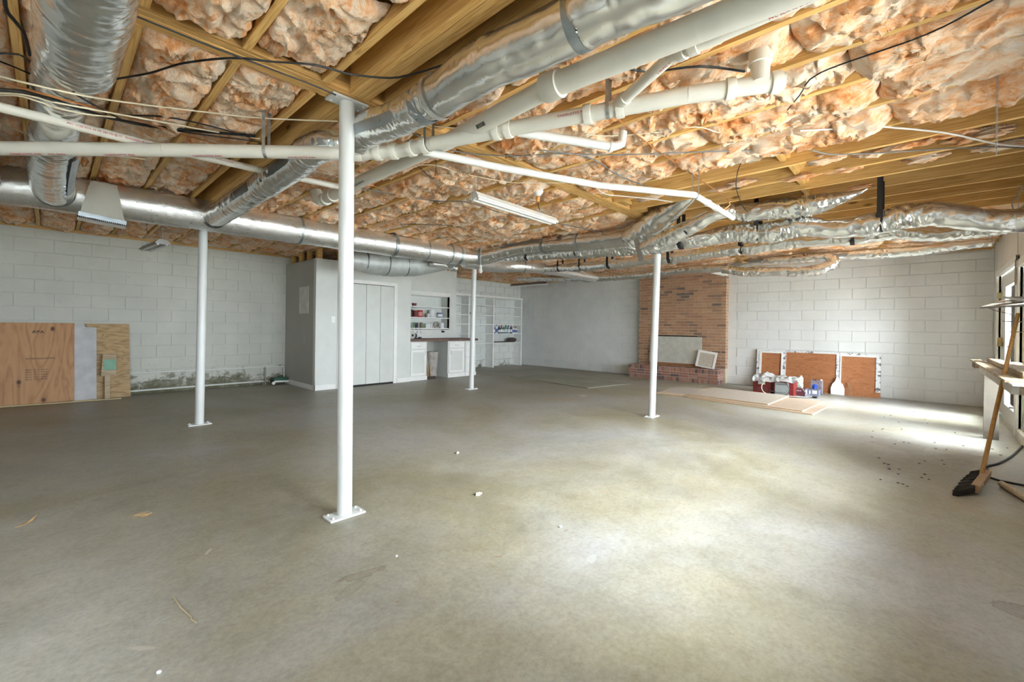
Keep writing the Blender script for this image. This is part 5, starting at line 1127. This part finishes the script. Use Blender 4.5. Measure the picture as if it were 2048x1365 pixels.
flat('greyish chipboard sheet at the left end of the floor stack', [(7.93, 3.11), (9.06, 3.18), (8.74, 3.74), (7.80, 3.63)], .015, .012, plain('grey_chipboard', (.42,.37,.31), .75, var=.12, sc=30))
t = flat('thin greenish hardboard sheet flat on the floor before the far corner', [(7.714, 7.306, 0), (7.438, 4.921, 0), (8.771, 4.677, 0), (9, 6.955, 0)], .0, .006, plain('greenish_hardboard', (.31,.32,.25), .6, var=.2, sc=2), 'hardboard_sheet')
cr_ = MB().beam((7.759, 7.383, 0.002), (7.403, 4.886, 0.002), .022, .004).build('floor_joint', DARKIN); tag(cr_, 'dark gap line in the floor beside the greenish hardboard sheet', 'floor joint')

# ------------------------------------------------------------------ bench, broom, rack at the right edge
bz_ = .86
wbn = thing('workbench', 'narrow weathered wooden bench along the window wall at right edge', 'bench', (6.4, -.65, 0))
MB().box(5.02, -.52, bz_-.105, 7.72, -.48, bz_-.012).build('front_apron', BENCHW, wbn)
MB().box(5.02, -.80, bz_-.105, 5.06, -.52, bz_-.012).build('end_apron', LUMB, wbn)
for y0, y1, x0, x1 in ((-.535, -.44, 4.96, 8.45), (-.64, -.54, 4.98, 7.9), (-.79, -.645, 4.94, 7.8)): MB().box(x0, y0, bz_-.012, x1, y1, bz_+.006).build('top_board', LUMB, wbn)
MB().box(8.05, -.62, bz_-.09, 8.45, -.46, bz_-.012).build('end_bracket', plain('brown_bracket', (.16,.11,.07), .7), wbn)
MB().box(7.40, -.62, 0, 7.44, -.50, bz_-.10).build('leg', plain('backlit_leg_timber', (.15,.13,.10), .7, var=.15), wbn); MB().box(4.98, -.80, 0, 5.02, -.72, bz_-.02).build('leg', BENCHW, wbn)  # front leg's colour is lowered to paint in its backlit shade
for i, (y, x0, x1, h) in enumerate(((-.60, 5.2, 7.9, .045), (-.70, 5.0, 7.2, .04), (-.76, 4.7, 6.9, .04))):
    o = MB().box(x0, y-.045, bz_+.007, x1, y+.045, bz_+.007+h).build('timber_offcut', LUMB, bevel=.003); tag(o, ['long weathered timber lying along the front of the bench top', 'middle weathered timber lying on the bench top', 'rearmost timber on the bench top under the windows'][i], 'timber')
pbx = MB().box(4.75, -.56, bz_-.02, 5.0, -.46, bz_-.008).build('white_strip', WHITEG); tag(pbx, 'white plastic strip at the near end of the bench top', 'strip')
br = thing('push_broom', 'wooden push broom with black bristles leaning on the bench', 'broom', (5.012, -0.284, 0))
bt_ = Vector((5.101, -0.335, 0.07)); top = Vector((5.921, -0.6, 1.393)); 
MB().tube([bt_, bt_.lerp(top, .5), top], [.0145, .0145, .014], 16).build('handle', wood('broom_handle', (.72,.42,.16), (.50,.25,.08), 2, knots=False), br)
ax = (Vector((5.184, -0.384, 0.07))-Vector((4.665, -0.272, 0.05))); ax.z = 0; ax.normalize()
c = bt_+Vector((0, 0, -.01)); hd = (top-bt_).normalized(); sidev = Vector((-R0.x, -R0.y, 0))
p_, q_ = Vector((5.198, -0.368, 0.075)), Vector((4.826, -0.292, 0.05))
MB().beam(p_+(p_-q_)*.12, q_-(p_-q_)*.12, .048, .062, (.25*R0.x, .25*R0.y, 1)).build('head_block', plain('broom_block', (.40,.26,.14), .6, var=.15), br, bevel=.006)
lb0 = q_.lerp(p_, .25)-F0*.030+Vector((0, 0, .006)); MB().beam(lb0+ (p_-q_).normalized()*.014, lb0-(p_-q_).normalized()*.014, .004, .022, (0, 0, 1)).build('paper_label', WHC, br)
rnb = random.Random(2); m = MB(); axd = (p_-q_).normalized()
for i in range(700):
    a = q_.lerp(p_, rnb.uniform(-.25, 1.25))+Vector((0, 0, rnb.uniform(-.02, .026))); L_ = rnb.uniform(.12, .16)
    dirv = (-R0*.93+Vector((0, 0, -.22))+axd*rnb.uniform(-.12, .12)+Vector((0, 0, rnb.uniform(-.1, .1)))).normalized(); e = a+dirv*L_; e.z = max(.004, e.z)
    m.beam(a, e, .0055, .0055)
tag(m.build('bristles', plain('dark_bristles', (.018,.014,.013), .6), br), kind='stuff')
tag(MB().tube(catmull([(5.731, -0.394, 0.008), (5.862, -0.424, 0.008), (6.077, -0.512, 0.008), (6.549, -0.64, 0.008), (7.439, -0.824, 0.008)], .05), .010, 8).build('power_cord', BLACK), 'thick black cord curving from the broom to the right edge', 'cord')
tag(MB().tube(catmull([(5.445, -0.386, 0.008), (5.365, -0.458, 0.008), (5.348, -0.538, 0.008), (5.35, -0.616, 0.008)], .05), .008, 8).build('power_cord', BLACK), 'black cord running right from the broom head past the pole', 'cord')
rl = thing('pale_pole', 'pale wooden pole lying on the floor at the right edge', 'pole', (5.273, -0.464, 0)); pA, pB = Vector((5.198, -0.452, 0.024)), Vector((4.721, -0.579, 0.024))
MB().tube([pA, pB], .023, 18).build('pole_shaft', wood('pale_pole_wood', (.78,.68,.52), (.60,.48,.34), 0, knots=False), rl); MB().tube([pA-(pB-pA).normalized()*.008, pA+(pB-pA).normalized()*.004], [.017, .0235], 18).build('rounded_end', PVC, rl)
rk = thing('wire_rack', 'black wire rack with flattened cardboard hung above the bench', 'rack', (6.3, -.55, 1.45))
w0, w1 = Vector((7.3, -0.458, 1.505)), Vector((4.6, -0.52, 1.409)); 
w0 = Vector((7.75, -.47, 1.53)); w1 = Vector((4.6, -.47, 1.42)); r0_, r1_ = Vector((7.7, -0.56, 1.561)), Vector((4.6, -0.519, 1.426))
k0 = Vector((7.336, -0.46, 1.507)); k1 = Vector((4.144, -0.46, 1.39)); j0 = Vector((8.252, -0.6, 1.586)); j1 = Vector((5.406, -0.6, 1.46))
for a, b in ((k0, k1), (j0, j1), (k0, j0), (k1, j1)): MB().tube([a, b], .005, 8).build('rim_wire', BLACK, rk)
for f in (.2, .45, .7): MB().tube([k0.lerp(k1, f), j0.lerp(j1, f)], .003, 6).build('cross_wire', BLACK, rk)
for f in (.15, .8): MB().tube([j0.lerp(j1, f), j0.lerp(j1, f)+Vector((0, 0, 1.08))], .002, 6).build('hanging_wire', GALV, rk)
MB().tube(catmull([k0.lerp(k1, .25), k0.lerp(k1, .45)-Vector((0, 0, .03)), k0.lerp(k1, .8)-Vector((0, 0, .06))], .1), .003, 6).build('sagging_wire', BLACK, rk)
cdb = thing('flattened_carton', 'flattened pale carton lying on the black wire rack', 'cardboard', j0); MB().prism([k0.lerp(k1, .03)+Vector((0,0,.006)), k0.lerp(k1, .98)+Vector((0,0,.006)), j0.lerp(j1, .98)+Vector((0,0,.01)), j0.lerp(j1, .04)+Vector((0,0,.01))], (0, 0, .006)).build('sheet', plain('pale_card', (.62,.60,.52), .8), cdb)
MB().prism([j0.lerp(j1, .10)+Vector((0,0,.02)), j0.lerp(j1, .9)+Vector((0,0,.02)), j0.lerp(j1, .9)+Vector((0,-.05,.05)), j0.lerp(j1, .15)+Vector((0,-.05,.04))], (0, 0, .004)).build('folded_flap', plain('brown_card', (.35,.26,.17), .8), cdb)
dsh = thing('metal_tray', 'dark metal tray on top of the flattened carton', 'tray', (6.171, -0.55, 1.543)); ta, tb_ = Vector((6.315, -0.55, 1.555)), Vector((4.958, -0.55, 1.468))
MB().prism([ta+Vector((0,0,.01)), tb_+Vector((0,0,-.02)), tb_+Vector((0,-.12,-.015)), ta+Vector((0,-.12,.01))], (0, 0, .005)).build('tray_base', plain('dark_tray', (.08,.06,.05), .4, .5), dsh); MB().beam(ta+Vector((0,0,.01)), tb_+Vector((0,0,-.01)), .008, .02).build('rim', GALV, dsh)
for i, (x, y, ln) in enumerate(((1, 0, 0),)):
    pass
gw = MB().tube(catmull([(8.152, -0.7, 1.367), (6.294, -0.7, 1.324)], .2), .004, 6).build('guide_wire', BLACK); tag(gw, 'upper thin dark wire stretched across the glass door', 'wire')
gw = MB().tube(catmull([(7.56, -0.7, 1.23), (6.287, -0.7, 1.235)], .2), .004, 6).build('guide_wire', BLACK); tag(gw, 'lower thin dark wire stretched across the glass door', 'wire')

# ------------------------------------------------------------------ bits on the floor
def lump(label, c, s, mt, seed, name='debris', cat='debris', sq=(1, 1, 1)):
    v = []; n_, k_ = 14, 9
    for i in range(n_):
        for j in range(k_):
            th, ph = math.pi*j/(k_-1), 2*math.pi*i/n_; d_ = Vector((math.sin(th)*math.cos(ph), math.sin(th)*math.sin(ph), math.cos(th))); q = 1+.9*float(pn(d_.x*2+seed, d_.y*2, d_.z*2)); z = c[2]+s*.6*sq[2]+d_.z*q*s*sq[2]*.8
            v.append((c[0]+d_.x*q*s*sq[0], c[1]+d_.y*q*s*sq[1], max(.0005, z)))
    o = MB().add(v, [(i*k_+j, ((i+1) % n_)*k_+j, ((i+1) % n_)*k_+j+1, i*k_+j+1) for i in range(n_) for j in range(k_-1)], True).build(name, mt); tag(o, label, cat); return o
PEB = plain('pale_crumb', (.62,.52,.42), .8)
lump('pale crumpled scrap on the floor right of the nearest column base', (2.135, 2.33, 0), .016, PEB, 1, sq=(1.6, .9, .9)); lump('small pale lump on the floor farther back', (2.682, 3.23, 0), .014, PEB, 4)
lump('tiny white chip on the bright part of the floor', (2.147, 1.598, 0), .008, WHC, 6); lump('dark and white crumb at the bottom edge of the floor', (0.271, 1.922, 0), .007, WHC, 8); lump('tiny white crumb near the ring stain', (1.264, 2.011, 0), .006, WHC, 9)
lf = MB().prism([(-0.131, 3.864, 0.003), (-0.077, 3.918, 0.004), (-0.053, 3.967, 0.012), (-0.045, 3.973, 0.02), (-0.061, 3.921, 0.004), (-0.092, 3.88, 0.003)], (0, 0, .002)).build('dry_leaf', plain('dry_leaf', (.42,.26,.10), .8)); tag(lf, 'curled dry leaf on the floor at the left edge', 'leaf')
rn_ = random.Random(4); m = MB()
for i in range(70):
    c = Vector((0.411, 3.554, 0.006)); a = rn_.uniform(0, 6.28); d_ = Vector((math.cos(a), math.sin(a), 0)); s_ = c+R0*rn_.gauss(0, .022)+F0*rn_.gauss(0, .016); m.beam(s_-d_*.012, s_+d_*.012+Vector((0, 0, rn_.uniform(0, .008))), .0012, .0012)
o = m.build('straw_tuft', plain('straw', (.55,.38,.18), .8)); tag(o, 'small tuft of straw fibres on the dark left floor', 'straw', kind='stuff')
o = MB().tube([(0.387, 2.401, 0.004), (0.393, 2.288, 0.006), (0.411, 2.192, 0.004), (0.408, 2.168, 0.004), (0.417, 2.134, 0.004)], .0022, 6).build('twig', plain('pale_twig', (.50,.42,.25), .8)); tag(o, 'thin pale twig lying on the floor at lower left', 'twig')
for p_, q_ in (((1.818, 1.866, 0.002), (1.848, 1.854, 0.002)), ((1.624, 1.637, 0.002), (1.657, 1.618, 0.002)), ((2.12, 1.555, 0.002), (2.147, 1.546, 0.002)), ((1.055, 1.678, 0.002), (1.068, 1.675, 0.002)), ((2.809, 1.737, 0.002), (2.853, 1.722, 0.002))):
    o = MB().tube([p_, q_], .0012, 5).build('pine_needle', plain('brown_needle', (.28,.15,.06), .8)); tag(o, 'short brown needles scattered on the open floor', 'needle', 'needles on the open floor')
rn_ = random.Random(8)
LEAFF = plain('leaf_flake', (.05,.035,.025), .8)
for c in [(4.694, 0.117), (5.289, 0.233), (7.114, 0.374), (6.762, -0.309), (6.386, -0.093), (4.994, 0.157), (7.194, 0.372), (6.92, 0.451), (5.0, -0.036), (8.399, -0.011), (4.653, 0.089), (5.493, 0.309), (5.682, -0.009), (5.542, 0.028), (5.843, -0.13), (6.53, -0.56), (8.388, 0.351), (6.985, -0.645), (4.705, 0.146), (5.017, 0.008), (5.123, 0.217), (5.305, 0.263), (6.798, -0.524), (7.865, 0.246), (6.41, -0.175), (4.701, 0.255), (5.679, -0.136), (7.32, 0.198), (6.528, 0.435), (6.475, 0.118), (5.154, -0.009), (8.056, -0.035), (5.18, 0.154), (9.07, 0.116), (7.502, -0.487), (6.307, 0.228), (6.492, 0.16), (6.717, -0.089), (7.567, -0.279), (8.157, 0.414)]:
    o = MB().prism([(c[0]+.014*math.cos(a)*rn_.uniform(.4, 1), c[1]+.014*math.sin(a)*rn_.uniform(.4, 1), .0006) for a in (0, 1.2, 2.6, 3.9, 5.1)], (0, 0, .003)).build('leaf_flake', LEAFF); tag(o, 'small dark leaf flakes scattered on the floor before the bench', 'leaf flake', 'leaf flakes before the bench')
